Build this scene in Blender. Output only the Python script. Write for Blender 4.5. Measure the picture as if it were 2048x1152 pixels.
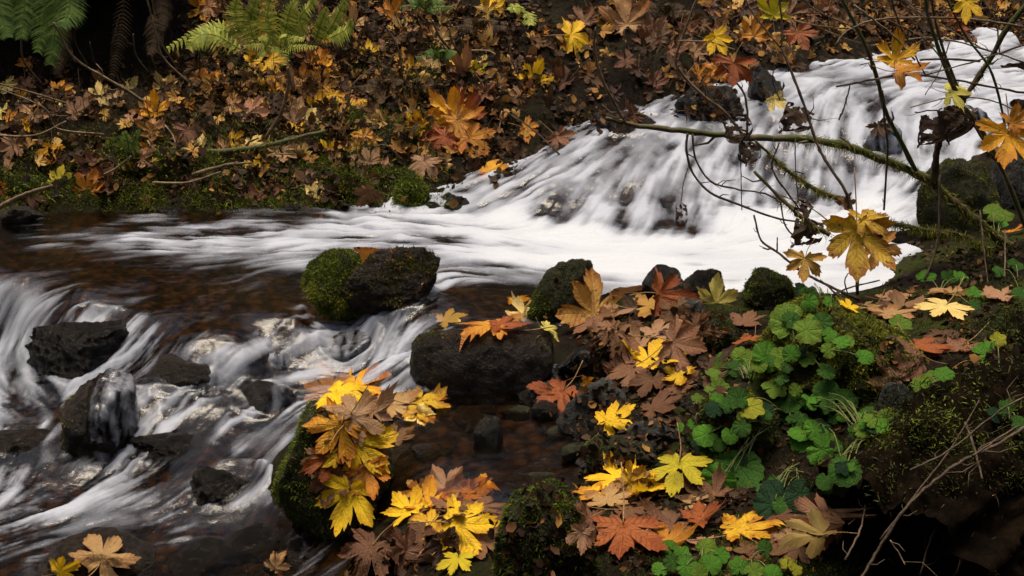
import bpy, bmesh, math, random
import numpy as np
from mathutils import Vector, Matrix
from mathutils.bvhtree import BVHTree

random.seed(7); RNG = np.random.default_rng(11)
for _o in list(bpy.data.objects): bpy.data.objects.remove(_o)
SC = bpy.context.scene
COL = SC.collection

# ------------------------------------------------------------------ camera
CAM_H, PITCH, HFOV = 2.2, math.radians(17.0), math.radians(40.0)
FPX = 1024.0 / math.tan(HFOV / 2)            # focal length in pixels of the 2048 px wide photograph
cam_d = bpy.data.cameras.new('camera'); cam = bpy.data.objects.new('camera', cam_d); COL.objects.link(cam)
cam.location = (0, 0, CAM_H); cam.rotation_euler = (math.pi / 2 - PITCH, 0, 0)
cam_d.sensor_width = 36; cam_d.angle = HFOV; cam_d.clip_start = 0.05; cam_d.clip_end = 500
SC.camera = cam

# ------------------------------------------------------------------ light
SUN_EL, SUN_AZ = math.radians(85), math.radians(-35)     # high soft light through the canopy gap above the stream
world = bpy.data.worlds.new('World'); SC.world = world; world.use_nodes = True
wn = world.node_tree.nodes; wl = world.node_tree.links
sky = wn.new('ShaderNodeTexSky'); sky.sky_type = 'NISHITA'; sky.sun_disc = False
sky.sun_elevation = SUN_EL; sky.sun_rotation = SUN_AZ; sky.air_density = 1.0; sky.dust_density = 7.0; sky.ozone_density = 1.0
wn['Background'].inputs['Strength'].default_value = 0.05
wl.new(sky.outputs[0], wn['Background'].inputs['Color'])
sun_d = bpy.data.lights.new('sun', 'SUN'); sun = bpy.data.objects.new('sun', sun_d); COL.objects.link(sun)
sun_d.energy = 1.5; sun_d.angle = math.radians(30); sun_d.color = (1.0, 0.87, 0.68)
_sd = Vector((math.sin(SUN_AZ) * math.cos(SUN_EL), math.cos(SUN_AZ) * math.cos(SUN_EL), math.sin(SUN_EL)))
sun.rotation_euler = _sd.to_track_quat('Z', 'Y').to_euler(); sun.location = (0, 6, 12)
vs = SC.view_settings; vs.view_transform = 'Standard'; vs.look = 'None'; vs.gamma = 1.0; vs.exposure = 1.62
vs.use_curve_mapping = False
SC.cycles.use_denoising = True
SC.cycles.max_bounces = 6; SC.cycles.transparent_max_bounces = 12
SC.cycles.diffuse_bounces = 3; SC.cycles.glossy_bounces = 3; SC.cycles.transmission_bounces = 4
SC.cycles.sample_clamp_indirect = 4.0

# ------------------------------------------------------------------ pixel <-> place
CP, SP = math.cos(PITCH), math.sin(PITCH)
CAMV = np.array([0, 0, CAM_H])
def ray(u, v):
    a = (u - 1024.0) / FPX; b = -(v - 576.0) / FPX
    return np.array([a, CP + b * SP, -SP + b * CP])
def at_y(u, v, y):
    r = ray(u, v); return CAMV + r * (y / r[1])
def at_z(u, v, z):
    r = ray(u, v); return CAMV + r * ((z - CAM_H) / r[2])

# ------------------------------------------------------------------ noise
_LAT = RNG.random((64, 64, 64))
def vnoise3(x, y, z):
    xi = np.floor(x).astype(int); yi = np.floor(y).astype(int); zi = np.floor(z).astype(int)
    fx, fy, fz = x - xi, y - yi, z - zi
    fx = fx * fx * (3 - 2 * fx); fy = fy * fy * (3 - 2 * fy); fz = fz * fz * (3 - 2 * fz)
    out = 0
    for a in (0, 1):
        for b in (0, 1):
            for c in (0, 1):
                out = out + (fx if a else 1 - fx) * (fy if b else 1 - fy) * (fz if c else 1 - fz) * _LAT[(xi + a) & 63, (yi + b) & 63, (zi + c) & 63]
    return out
def fbm(x, y, z, o=4, g=0.5):
    s = 0; a = 1; t = 0
    for k in range(o):
        s = s + a * vnoise3(x + 7.3 * k, y + 3.1 * k, z + 11.7 * k); t += a; a *= g
        x = x * 2.03; y = y * 2.03; z = z * 2.03
    return s / t - 0.5

# ------------------------------------------------------------------ object helpers
def link(o, parent=None):
    COL.objects.link(o)
    if parent is not None: o.parent = parent
    return o
def mesh_of(name, verts, faces, smooth=True):
    m = bpy.data.meshes.new(name)
    m.from_pydata([tuple(v) for v in verts], [], [tuple(f) for f in faces])
    if smooth: m.polygons.foreach_set('use_smooth', [True] * len(m.polygons))
    m.update(); return m
def fast_mesh(name, verts, faces, smooth=True):
    """numpy verts (n,3), faces (m,k) all of one size"""
    m = bpy.data.meshes.new(name); n, k = faces.shape
    m.vertices.add(len(verts)); m.vertices.foreach_set('co', np.asarray(verts, np.float32).ravel())
    m.loops.add(n * k); m.loops.foreach_set('vertex_index', faces.astype(np.int32).ravel())
    m.polygons.add(n); m.polygons.foreach_set('loop_start', np.arange(0, n * k, k, dtype=np.int32))
    if smooth: m.polygons.foreach_set('use_smooth', np.ones(n, bool))
    m.update(calc_edges=True); m.validate(); return m
def attr(m, name, vals):
    a = m.attributes.new(name, 'FLOAT', 'POINT'); a.data.foreach_set('value', np.asarray(vals, np.float32))
def obj(name, m, mat=None, parent=None):
    o = bpy.data.objects.new(name, m)
    if mat is not None and m is not None and len(m.materials) == 0: m.materials.append(mat)
    return link(o, parent)
def tag(o, label=None, cat=None, group=None, kind=None):
    if label: o['label'] = label
    if cat: o['category'] = cat
    if group: o['group'] = group
    if kind: o['kind'] = kind
    return o
def tube(pts, radii, sides=6, jitter=0.0, caps=True):
    pts = [Vector(p) for p in pts]; V = []; F = []
    up = Vector((0.13, 0.31, 0.94))
    for i, p in enumerate(pts):
        d = (pts[min(i + 1, len(pts) - 1)] - pts[max(i - 1, 0)])
        d = d.normalized() if d.length > 1e-9 else Vector((0, 0, 1))
        a = d.cross(up); a = a.normalized() if a.length > 1e-4 else Vector((1, 0, 0)); b = d.cross(a)
        for k in range(sides):
            t = 2 * math.pi * k / sides; r = radii[i] * (1 + random.uniform(-jitter, jitter))
            V.append(p + (a * math.cos(t) + b * math.sin(t)) * r)
    for i in range(len(pts) - 1):
        for k in range(sides):
            k2 = (k + 1) % sides
            F.append((i * sides + k, i * sides + k2, (i + 1) * sides + k2, (i + 1) * sides + k))
    if caps:
        F.append(tuple(reversed(range(sides)))); n = (len(pts) - 1) * sides; F.append(tuple(range(n, n + sides)))
    return V, F
def smooth_path(P, n=6):
    P = [np.array(p, float) for p in P]
    if len(P) < 3: return [P[0] + (P[1] - P[0]) * t for t in np.linspace(0, 1, n + 1)]
    out = []; Q = [2 * P[0] - P[1]] + P + [2 * P[-1] - P[-2]]
    for i in range(1, len(Q) - 2):
        for t in np.linspace(0, 1, n, endpoint=False):
            a, b, c, d = Q[i - 1], Q[i], Q[i + 1], Q[i + 2]
            out.append(0.5 * (2 * b + (c - a) * t + (2 * a - 5 * b + 4 * c - d) * t * t + (3 * b - a - 3 * c + d) * t ** 3))
    out.append(P[-1]); return out

# ------------------------------------------------------------------ materials
def new_mat(name):
    m = bpy.data.materials.new(name); m.use_nodes = True
    nt = m.node_tree; return m, nt.nodes, nt.links, nt.nodes['Principled BSDF']
def nd(N, t, **kw):
    n = N.new(t)
    for k, v in kw.items(): setattr(n, k, v)
    return n
def noise_node(N, L, scale, detail=6, rough=0.6, vec=None, dist=0.0):
    n = N.new('ShaderNodeTexNoise'); n.inputs['Scale'].default_value = scale; n.inputs['Detail'].default_value = detail
    n.inputs['Roughness'].default_value = rough; n.inputs['Distortion'].default_value = dist
    if vec is not None: L.new(vec, n.inputs['Vector'])
    return n
def ramp(N, L, src, stops, interp='LINEAR'):
    r = N.new('ShaderNodeValToRGB'); e = r.color_ramp.elements; r.color_ramp.interpolation = interp
    while len(e) < len(stops): e.new(0.5)
    for i, (p, c) in enumerate(stops):
        e[i].position = p; e[i].color = (c[0], c[1], c[2], 1) if not isinstance(c, (int, float)) else (c, c, c, 1)
    L.new(src, r.inputs[0]); return r
def mixc(N, L, fac, a, b, mode='MIX'):
    n = N.new('ShaderNodeMix'); n.data_type = 'RGBA'; n.blend_type = mode
    for s, x in ((0, fac), (6, a), (7, b)):
        if hasattr(x, 'is_linked') or hasattr(x, 'links'): L.new(x, n.inputs[s])
        elif s == 0: n.inputs[0].default_value = x
        else: n.inputs[s].default_value = (x[0], x[1], x[2], 1)
    return n.outputs[2]
def math_n(N, L, op, a, b=None, clamp=False):
    n = N.new('ShaderNodeMath'); n.operation = op; n.use_clamp = clamp
    for i, x in enumerate((a, b)):
        if x is None: continue
        if isinstance(x, (int, float)): n.inputs[i].default_value = x
        else: L.new(x, n.inputs[i])
    return n.outputs[0]
def bump(N, L, h, strength, dist, into):
    b = N.new('ShaderNodeBump'); b.inputs['Strength'].default_value = strength; b.inputs['Distance'].default_value = dist
    L.new(h, b.inputs['Height']); L.new(b.outputs[0], into); return b

def mat_ground():
    m, N, L, P = new_mat('forest_soil')
    co = nd(N, 'ShaderNodeTexCoord').outputs['Object']
    a = noise_node(N, L, 5, 8, .65, co); b = noise_node(N, L, 42, 8, .7, co); c = noise_node(N, L, 1.7, 3, .5, co)
    r1 = ramp(N, L, a.outputs[0], [(.3, (.006, .0045, .0035)), (.55, (.016, .011, .007)), (.75, (.032, .02, .011))])
    r2 = ramp(N, L, b.outputs[0], [(.35, (.25, .22, .2)), (.62, (1, .95, .85)), (.8, (2.1, 1.7, 1.2))])
    col = mixc(N, L, 1.0, r1.outputs[0], r2.outputs[0], 'MULTIPLY')
    ms = nd(N, 'ShaderNodeAttribute', attribute_name='mossy').outputs['Fac']
    gm = math_n(N, L, 'MULTIPLY', ms, ramp(N, L, c.outputs[0], [(.42, 0.0), (.6, 1.0)]).outputs[0])
    col = mixc(N, L, gm, col, ramp(N, L, b.outputs[0], [(.3, (.012, .016, .003)), (.75, (.045, .055, .009))]).outputs[0])
    wet = nd(N, 'ShaderNodeAttribute', attribute_name='wet').outputs['Fac']
    pb = N.new('ShaderNodeTexVoronoi'); pb.inputs['Scale'].default_value = 16; L.new(co, pb.inputs['Vector'])
    bed = mixc(N, L, ramp(N, L, pb.outputs['Distance'], [(.2, 0.0), (.6, 1.0)]).outputs[0], (.055, .034, .018), (.008, .005, .003))
    col = mixc(N, L, wet, col, bed)
    L.new(col, P.inputs['Base Color'])
    L.new(ramp(N, L, wet, [(0, .8), (1, .3)]).outputs[0], P.inputs['Roughness'])
    P.inputs['Specular IOR Level'].default_value = .06
    h = math_n(N, L, 'ADD', b.outputs[0], math_n(N, L, 'MULTIPLY', a.outputs[0], 2.0))
    bump(N, L, h, .9, .03, P.inputs['Normal']); return m

def mat_rock(name, dark, mid, light, rough=.45, lichen=None, spec=.4, scale=1.0):
    m, N, L, P = new_mat(name)
    co = nd(N, 'ShaderNodeTexCoord').outputs['Object']
    a = noise_node(N, L, 9 * scale, 10, .72, co); b = noise_node(N, L, 45 * scale, 8, .75, co); c = noise_node(N, L, 90 * scale, 4, .6, co)
    col = ramp(N, L, a.outputs[0], [(.3, dark), (.52, mid), (.75, light)]).outputs[0]
    col = mixc(N, L, 1.0, col, ramp(N, L, b.outputs[0], [(.3, (.3, .3, .3)), (.55, (.95, .95, .95)), (.78, (1.9, 1.8, 1.6))]).outputs[0], 'MULTIPLY')
    if lichen:
        col = mixc(N, L, ramp(N, L, b.outputs[0], [(.62, 0.0), (.7, .7)]).outputs[0], col, lichen)
    L.new(col, P.inputs['Base Color'])
    L.new(ramp(N, L, a.outputs[0], [(.3, rough * .5), (.7, min(1, rough * 1.4))]).outputs[0], P.inputs['Roughness'])
    P.inputs['Specular IOR Level'].default_value = spec
    h = math_n(N, L, 'ADD', math_n(N, L, 'MULTIPLY', a.outputs[0], 2.0), math_n(N, L, 'ADD', b.outputs[0], math_n(N, L, 'MULTIPLY', c.outputs[0], .35)))
    bump(N, L, h, .8, .03, P.inputs['Normal']); return m

def mat_leaf(name, spec=.32, rough=.34, trans=.3):
    """blade colour from the object's own colour; veins, brown margins and blotches from mesh attributes and noise"""
    m, N, L, P = new_mat(name)
    info = nd(N, 'ShaderNodeObjectInfo'); uv = nd(N, 'ShaderNodeTexCoord').outputs['Object']
    rnd = info.outputs['Random']
    off = nd(N, 'ShaderNodeVectorMath', operation='ADD'); L.new(uv, off.inputs[0])
    cmb = nd(N, 'ShaderNodeCombineXYZ'); L.new(math_n(N, L, 'MULTIPLY', rnd, 37.0), cmb.inputs[0]); L.new(math_n(N, L, 'MULTIPLY', rnd, 91.0), cmb.inputs[1])
    L.new(cmb.outputs[0], off.inputs[1]); v = off.outputs[0]
    big = noise_node(N, L, 2.6, 4, .6, v); fine = noise_node(N, L, 14, 6, .7, v)
    base = info.outputs['Color']
    t = nd(N, 'ShaderNodeAttribute', attribute_name='rim').outputs['Fac']
    d = nd(N, 'ShaderNodeAttribute', attribute_name='off_axis').outputs['Fac']
    s = nd(N, 'ShaderNodeAttribute', attribute_name='along').outputs['Fac']
    vein = nd(N, 'ShaderNodeAttribute', attribute_name='vein').outputs['Fac']
    # side veins run off the midribs at an angle
    ph = math_n(N, L, 'FRACT', math_n(N, L, 'MULTIPLY', math_n(N, L, 'SUBTRACT', s, math_n(N, L, 'MULTIPLY', d, .95)), 8.5))
    sv = math_n(N, L, 'SUBTRACT', 1.0, math_n(N, L, 'MULTIPLY', math_n(N, L, 'ABSOLUTE', math_n(N, L, 'SUBTRACT', ph, .5)), 9.0), clamp=True)
    # colour: darker/browner blotches toward the rim, warm variation
    dry = math_n(N, L, 'ADD', math_n(N, L, 'MULTIPLY', t, .28), big.outputs[0])
    brown = mixc(N, L, 1.0, base, (.52, .30, .16), 'MULTIPLY')
    aging = nd(N, 'ShaderNodeAttribute', attribute_type='OBJECT', attribute_name='aging').outputs['Fac']
    k = math_n(N, L, 'MULTIPLY', ramp(N, L, dry, [(.56, 0.0), (.78, 1.0)]).outputs[0], aging, clamp=True)
    col = mixc(N, L, k, base, brown)
    warm = mixc(N, L, 1.0, base, (1.0, .72, .55), 'MULTIPLY')
    col = mixc(N, L, math_n(N, L, 'MULTIPLY', ramp(N, L, fine.outputs[0], [(.4, 0.0), (.7, 1.0)]).outputs[0], .55), col, warm)
    spots = ramp(N, L, noise_node(N, L, 7.5, 3, .5, v).outputs[0], [(.63, 0.0), (.68, 1.0)]).outputs[0]
    col = mixc(N, L, math_n(N, L, 'MULTIPLY', spots, math_n(N, L, 'MULTIPLY', aging, .7)), col, (.05, .022, .01))
    pale = mixc(N, L, .6, base, mixc(N, L, 1.0, base, (1.6, 1.5, 1.6), 'MULTIPLY'))
    col = mixc(N, L, math_n(N, L, 'MULTIPLY', sv, .22), col, pale)
    col = mixc(N, L, math_n(N, L, 'MULTIPLY', vein, .6), col, pale)
    L.new(col, P.inputs['Base Color']); P.inputs['Specular IOR Level'].default_value = spec
    L.new(ramp(N, L, fine.outputs[0], [(.3, rough * .6), (.7, min(1, rough * 1.5))]).outputs[0], P.inputs['Roughness'])
    h = math_n(N, L, 'ADD', math_n(N, L, 'MULTIPLY', fine.outputs[0], .6), math_n(N, L, 'MULTIPLY', math_n(N, L, 'ADD', sv, vein), -.5))
    bump(N, L, h, .6, .025, P.inputs['Normal'])
    tr = nd(N, 'ShaderNodeBsdfTranslucent'); L.new(col, tr.inputs['Color'])
    mx = nd(N, 'ShaderNodeMixShader'); mx.inputs[0].default_value = trans
    L.new(P.outputs[0], mx.inputs[1]); L.new(tr.outputs[0], mx.inputs[2]); L.new(mx.outputs[0], N['Material Output'].inputs['Surface'])
    return m

def mat_strand(name, stops, rough=.8, trans=.2, attr_name='shade'):
    """for mosses, litter and fern fronds: each small blade carries its own random shade value"""
    m, N, L, P = new_mat(name)
    a = nd(N, 'ShaderNodeAttribute', attribute_name=attr_name).outputs['Fac']
    col = ramp(N, L, a, stops).outputs[0]
    L.new(col, P.inputs['Base Color']); P.inputs['Roughness'].default_value = rough; P.inputs['Specular IOR Level'].default_value = .15
    tr = nd(N, 'ShaderNodeBsdfTranslucent'); L.new(col, tr.inputs['Color'])
    mx = nd(N, 'ShaderNodeMixShader'); mx.inputs[0].default_value = trans
    L.new(P.outputs[0], mx.inputs[1]); L.new(tr.outputs[0], mx.inputs[2]); L.new(mx.outputs[0], N['Material Output'].inputs['Surface'])
    return m

def mat_bark(name, dark, light, scale=1.0, rough=.7, moss=0.0):
    m, N, L, P = new_mat(name)
    co = nd(N, 'ShaderNodeTexCoord').outputs['Object']
    a = noise_node(N, L, 16 * scale, 6, .65, co); b = noise_node(N, L, 90 * scale, 5, .7, co)
    col = ramp(N, L, a.outputs[0], [(.32, dark), (.7, light)]).outputs[0]
    col = mixc(N, L, 1.0, col, ramp(N, L, b.outputs[0], [(.3, (.5, .5, .5)), (.7, (1.4, 1.35, 1.25))]).outputs[0], 'MULTIPLY')
    if moss:
        c = noise_node(N, L, 6, 4, .6, co)
        col = mixc(N, L, ramp(N, L, c.outputs[0], [(.5 - moss * .2, 0.0), (.66 - moss * .2, 1.0)]).outputs[0], col, (.045, .055, .01))
    L.new(col, P.inputs['Base Color']); P.inputs['Roughness'].default_value = rough; P.inputs['Specular IOR Level'].default_value = .25 if rough < .8 else .02
    bump(N, L, math_n(N, L, 'ADD', a.outputs[0], b.outputs[0]), .7, .006, P.inputs['Normal']); return m

def mat_water():
    m, N, L, P = new_mat('running_water')
    co = nd(N, 'ShaderNodeTexCoord').outputs['Object']
    foam = nd(N, 'ShaderNodeAttribute', attribute_name='foam').outputs['Fac']
    n1 = noise_node(N, L, 26, 5, .6, co); n2 = noise_node(N, L, 110, 4, .65, co)
    # clear water: tinted see-through plus mirror reflection
    tint = nd(N, 'ShaderNodeBsdfTransparent'); tint.inputs['Color'].default_value = (.72, .57, .39, 1)
    gl = nd(N, 'ShaderNodeBsdfGlossy'); gl.inputs['Roughness'].default_value = .11; gl.inputs['Color'].default_value = (1, 1, 1, 1)
    fr = nd(N, 'ShaderNodeFresnel'); fr.inputs['IOR'].default_value = 1.33
    h = math_n(N, L, 'ADD', n1.outputs[0], math_n(N, L, 'MULTIPLY', n2.outputs[0], .3))
    b = bump(N, L, h, .3, .010, gl.inputs['Normal']); L.new(b.outputs[0], fr.inputs['Normal'])
    clear = nd(N, 'ShaderNodeMixShader'); L.new(fr.outputs[0], clear.inputs[0]); L.new(tint.outputs[0], clear.inputs[1]); L.new(gl.outputs[0], clear.inputs[2])
    P.inputs['Roughness'].default_value = .55; P.inputs['Specular IOR Level'].default_value = .2
    dens = nd(N, 'ShaderNodeAttribute', attribute_name='bubbles').outputs['Fac']      # thick aerated water is whiter than a thin veil
    wc = ramp(N, L, dens, [(.35, (.36, .385, .45)), (.75, (.42, .45, .52)), (1.0, (.54, .57, .62))]).outputs[0]; L.new(wc, P.inputs['Base Color'])
    b2 = bump(N, L, n1.outputs[0], .12, .01, P.inputs['Normal'])
    tr = nd(N, 'ShaderNodeBsdfTranslucent'); L.new(wc, tr.inputs['Color'])
    fm = nd(N, 'ShaderNodeMixShader'); fm.inputs[0].default_value = .25
    L.new(P.outputs[0], fm.inputs[1]); L.new(tr.outputs[0], fm.inputs[2])
    fac = math_n(N, L, 'ADD', foam, math_n(N, L, 'MULTIPLY', math_n(N, L, 'SUBTRACT', n2.outputs[0], .5), .25), clamp=True)
    fac = math_n(N, L, 'MULTIPLY', fac, math_n(N, L, 'MINIMUM', math_n(N, L, 'MULTIPLY', foam, 6.0), 1.0))
    mx = nd(N, 'ShaderNodeMixShader'); L.new(fac, mx.inputs[0]); L.new(clear.outputs[0], mx.inputs[1]); L.new(fm.outputs[0], mx.inputs[2])
    L.new(mx.outputs[0], N['Material Output'].inputs['Surface']); return m

M = dict(
    soil=mat_ground(), water=mat_water(),
    black_rock=mat_rock('wet_black_rock', (.0035, .003, .002), (.010, .008, .0055), (.036, .028, .02), .2, (.05, .042, .034), .25),
    brown_rock=mat_rock('wet_brown_rock', (.005, .0035, .002), (.017, .011, .0065), (.045, .031, .019), .4, (.085, .062, .04), .25),
    grey_rock=mat_rock('grey_stone', (.02, .02, .018), (.05, .05, .044), (.09, .09, .08), .6, (.13, .13, .115), .2),
    olive_rock=mat_rock('mossy_stone', (.012, .013, .006), (.032, .032, .015), (.06, .058, .032), .7, None, .12),
    leaf=mat_leaf('maple_blade'), green=mat_leaf('herb_blade', .12, .5, .25),
    stem=mat_bark('leaf_stalk', (.16, .08, .03), (.42, .27, .12), 1, .5), green_stem=mat_bark('herb_stalk', (.06, .08, .02), (.16, .17, .06), 1, .5),
    twig=mat_bark('bare_twig', (.06, .042, .024), (.24, .17, .10), 1, .65),
    bark=mat_bark('alder_bark', (.025, .018, .010), (.14, .10, .055), 1, .6, .45),
    dark_twig=mat_bark('dark_twig', (.022, .015, .009), (.11, .075, .045), 1, .6),
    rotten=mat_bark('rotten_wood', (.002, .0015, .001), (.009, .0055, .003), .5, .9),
    moss=mat_strand('cushion_moss', [(0, (.018, .026, .003)), (.5, (.075, .10, .009)), (1, (.19, .22, .02))]),
    dark_moss=mat_strand('dark_moss', [(0, (.007, .010, .002)), (.5, (.028, .035, .006)), (1, (.075, .085, .014))]),
    gold_moss=mat_strand('golden_moss', [(0, (.03, .031, .004)), (.5, (.13, .135, .015)), (1, (.33, .30, .04))]),
    litter=mat_strand('leaf_litter', [(0, (.010, .006, .003)), (.4, (.035, .018, .008)), (.65, (.12, .055, .016)), (.82, (.30, .15, .03)), (1, (.46, .30, .09))], .7, .15),
    fern=mat_strand('fern_blade', [(0, (.03, .055, .014)), (.5, (.075, .13, .025)), (1, (.15, .20, .045))], .6, .3),
    lime_fern=mat_strand('lime_fern_blade', [(0, (.09, .12, .015)), (.5, (.27, .31, .045)), (1, (.50, .46, .11))], .6, .35),
    dead_fern=mat_strand('dead_fern_blade', [(0, (.012, .008, .004)), (.5, (.04, .026, .012)), (1, (.10, .06, .025))], .7, .2),
    withered=mat_leaf('withered_blade', .2, .7, .05),
)

# ------------------------------------------------------------------ terrain: heights measured along the banks and the stream
# water surface points: (u, v, 'z' level | 'y' distance, value, depth of the bed below)
W_PTS = [
 # upper run and cascade
 (2048, 84, 'y', 12.5, .12), (1950, 100, 'y', 12.0, .12), (1900, 104, 'y', 11.8, .1), (1830, 120, 'y', 11.4, .1), (1760, 130, 'y', 11.0, .08),
 (2000, 160, 'y', 10.9, .1), (1900, 170, 'y', 10.7, .08), (1640, 160, 'y', 10.6, .08), (1560, 190, 'y', 10.3, .08), (1800, 195, 'y', 10.4, .07), (1700, 190, 'y', 10.4, .07),
 (1900, 230, 'y', 10.2, .07), (1980, 260, 'y', 9.8, .07), (1760, 250, 'y', 10.0, .06), (1650, 240, 'y', 10.0, .06), (1500, 215, 'y', 10.05, .07), (1400, 235, 'y', 9.9, .07),
 (1300, 262, 'y', 9.7, .06), (1240, 280, 'y', 9.55, .05), (1500, 290, 'y', 9.65, .06), (1400, 320, 'y', 9.4, .06), (1650, 310, 'y', 9.6, .06), (1780, 310, 'y', 9.6, .06),
 (1880, 310, 'y', 9.5, .06), (1300, 340, 'y', 9.2, .06), (1200, 330, 'y', 9.25, .06), (1100, 370, 'y', 9.0, .06), (1020, 400, 'y', 8.95, .06), (1500, 370, 'y', 9.2, .08), (1400, 400, 'y', 8.9, .08),
 (1600, 380, 'y', 9.2, .1), (1720, 370, 'y', 9.2, .1), (1820, 370, 'y', 9.0, .1), (1250, 410, 'y', 8.8, .08), (1330, 440, 'y', 8.6, .1),
 # plunge pool
 (960, 432, 'z', 0, .15), (1100, 450, 'z', .0, .2), (1220, 470, 'z', .0, .2), (1340, 485, 'z', .01, .2), (1500, 450, 'z', .03, .2), (1650, 430, 'z', .04, .2), (1750, 420, 'z', .05, .2),
 (1200, 520, 'z', .01, .2), (1400, 525, 'z', .02, .2), (1500, 545, 'z', .01, .15), (1080, 545, 'z', 0, .15), (1600, 500, 'z', .03, .2), (1700, 520, 'z', .02, .15), (1680, 580, 'z', 0, .1),
 (950, 500, 'z', .0, .18), (850, 455, 'z', 0, .18), (900, 540, 'z', -.01, .12), (1000, 560, 'z', -.02, .12),
 # glide to the left
 (700, 450, 'z', -.005, .18), (550, 460, 'z', -.0, .15), (400, 450, 'z', -.01, .15), (400, 500, 'z', -.015, .12), (200, 450, 'z', -.02, .15), (20, 450, 'z', -.03, .15), (550, 520, 'z', -.02, .15),
 (200, 520, 'z', -.03, .12), (30, 520, 'z', -.04, .12), (350, 570, 'z', -.05, .1), (500, 580, 'z', -.05, .12), (580, 640, 'z', -.07, .12), (430, 640, 'z', -.08, .1), (250, 590, 'z', -.06, .08), (120, 560, 'z', -.05, .08),
 (300, 640, 'z', -.09, .07), (480, 690, 'z', -.12, .08), (380, 700, 'z', -.13, .06), (-120, 560, 'z', -.05, .1), (-250, 480, 'z', -.04, .1),
 # little fall at the left edge and the chute round the black boulder
 (30, 566, 'y', 7.52, .06), (150, 590, 'y', 7.2, .06), (40, 640, 'y', 7.3, .08), (0, 690, 'z', -.36, .1), (20, 760, 'z', -.42, .1), (100, 800, 'z', -.43, .1), (-150, 700, 'z', -.38, .1),
 (300, 730, 'z', -.17, .05), (390, 745, 'z', -.2, .05), (310, 785, 'z', -.32, .07), (230, 760, 'z', -.33, .08), (180, 790, 'z', -.40, .08),
 # notch by the brown rock, two chutes
 (860, 560, 'z', -.01, .06), (800, 575, 'z', -.03, .05), (750, 600, 'y', 7.05, .05), (830, 610, 'y', 6.95, .05), (720, 650, 'z', -.16, .08), (650, 665, 'z', -.17, .08), (560, 690, 'z', -.185, .08),
 (500, 725, 'z', -.21, .07), (450, 760, 'z', -.27, .07), (390, 790, 'z', -.32, .07), (790, 665, 'z', -.13, .05), (760, 720, 'y', 6.35, .05), (730, 752, 'z', -.29, .08), (600, 755, 'z', -.3, .08),
 (330, 830, 'z', -.37, .06), (270, 880, 'z', -.44, .06), (400, 850, 'z', -.38, .06), (480, 860, 'z', -.40, .08), (520, 870, 'z', -.41, .08), (430, 930, 'z', -.45, .06), (330, 960, 'z', -.5, .06), (480, 990, 'z', -.51, .06),
 (230, 960, 'z', -.53, .08), (100, 920, 'z', -.5, .08), (20, 880, 'z', -.47, .08), (120, 1000, 'z', -.56, .1), (20, 1000, 'z', -.55, .1), (300, 1040, 'z', -.57, .1), (150, 1080, 'z', -.58, .1), (0, 1090, 'z', -.59, .1), (400, 1050, 'z', -.575, .08), (520, 1060, 'z', -.57, .06), (-200, 1000, 'z', -.57, .1), (-200, 850, 'z', -.5, .1),
 (300, 1140, 'z', -.58, .07), (100, 1200, 'z', -.6, .07), (520, 1140, 'z', -.575, .05),
 # backwater in the middle
 (1000, 600, 'z', -.03, .07), (900, 620, 'z', -.03, .05), (1000, 830, 'z', -.17, .05), (900, 860, 'z', -.175, .06), (1100, 860, 'z', -.17, .04), (1000, 930, 'z', -.18, .06), (920, 960, 'z', -.19, .06), (1080, 960, 'z', -.18, .04), (1020, 1000, 'z', -.19, .04), (860, 930, 'z', -.19, .06),
]
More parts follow.
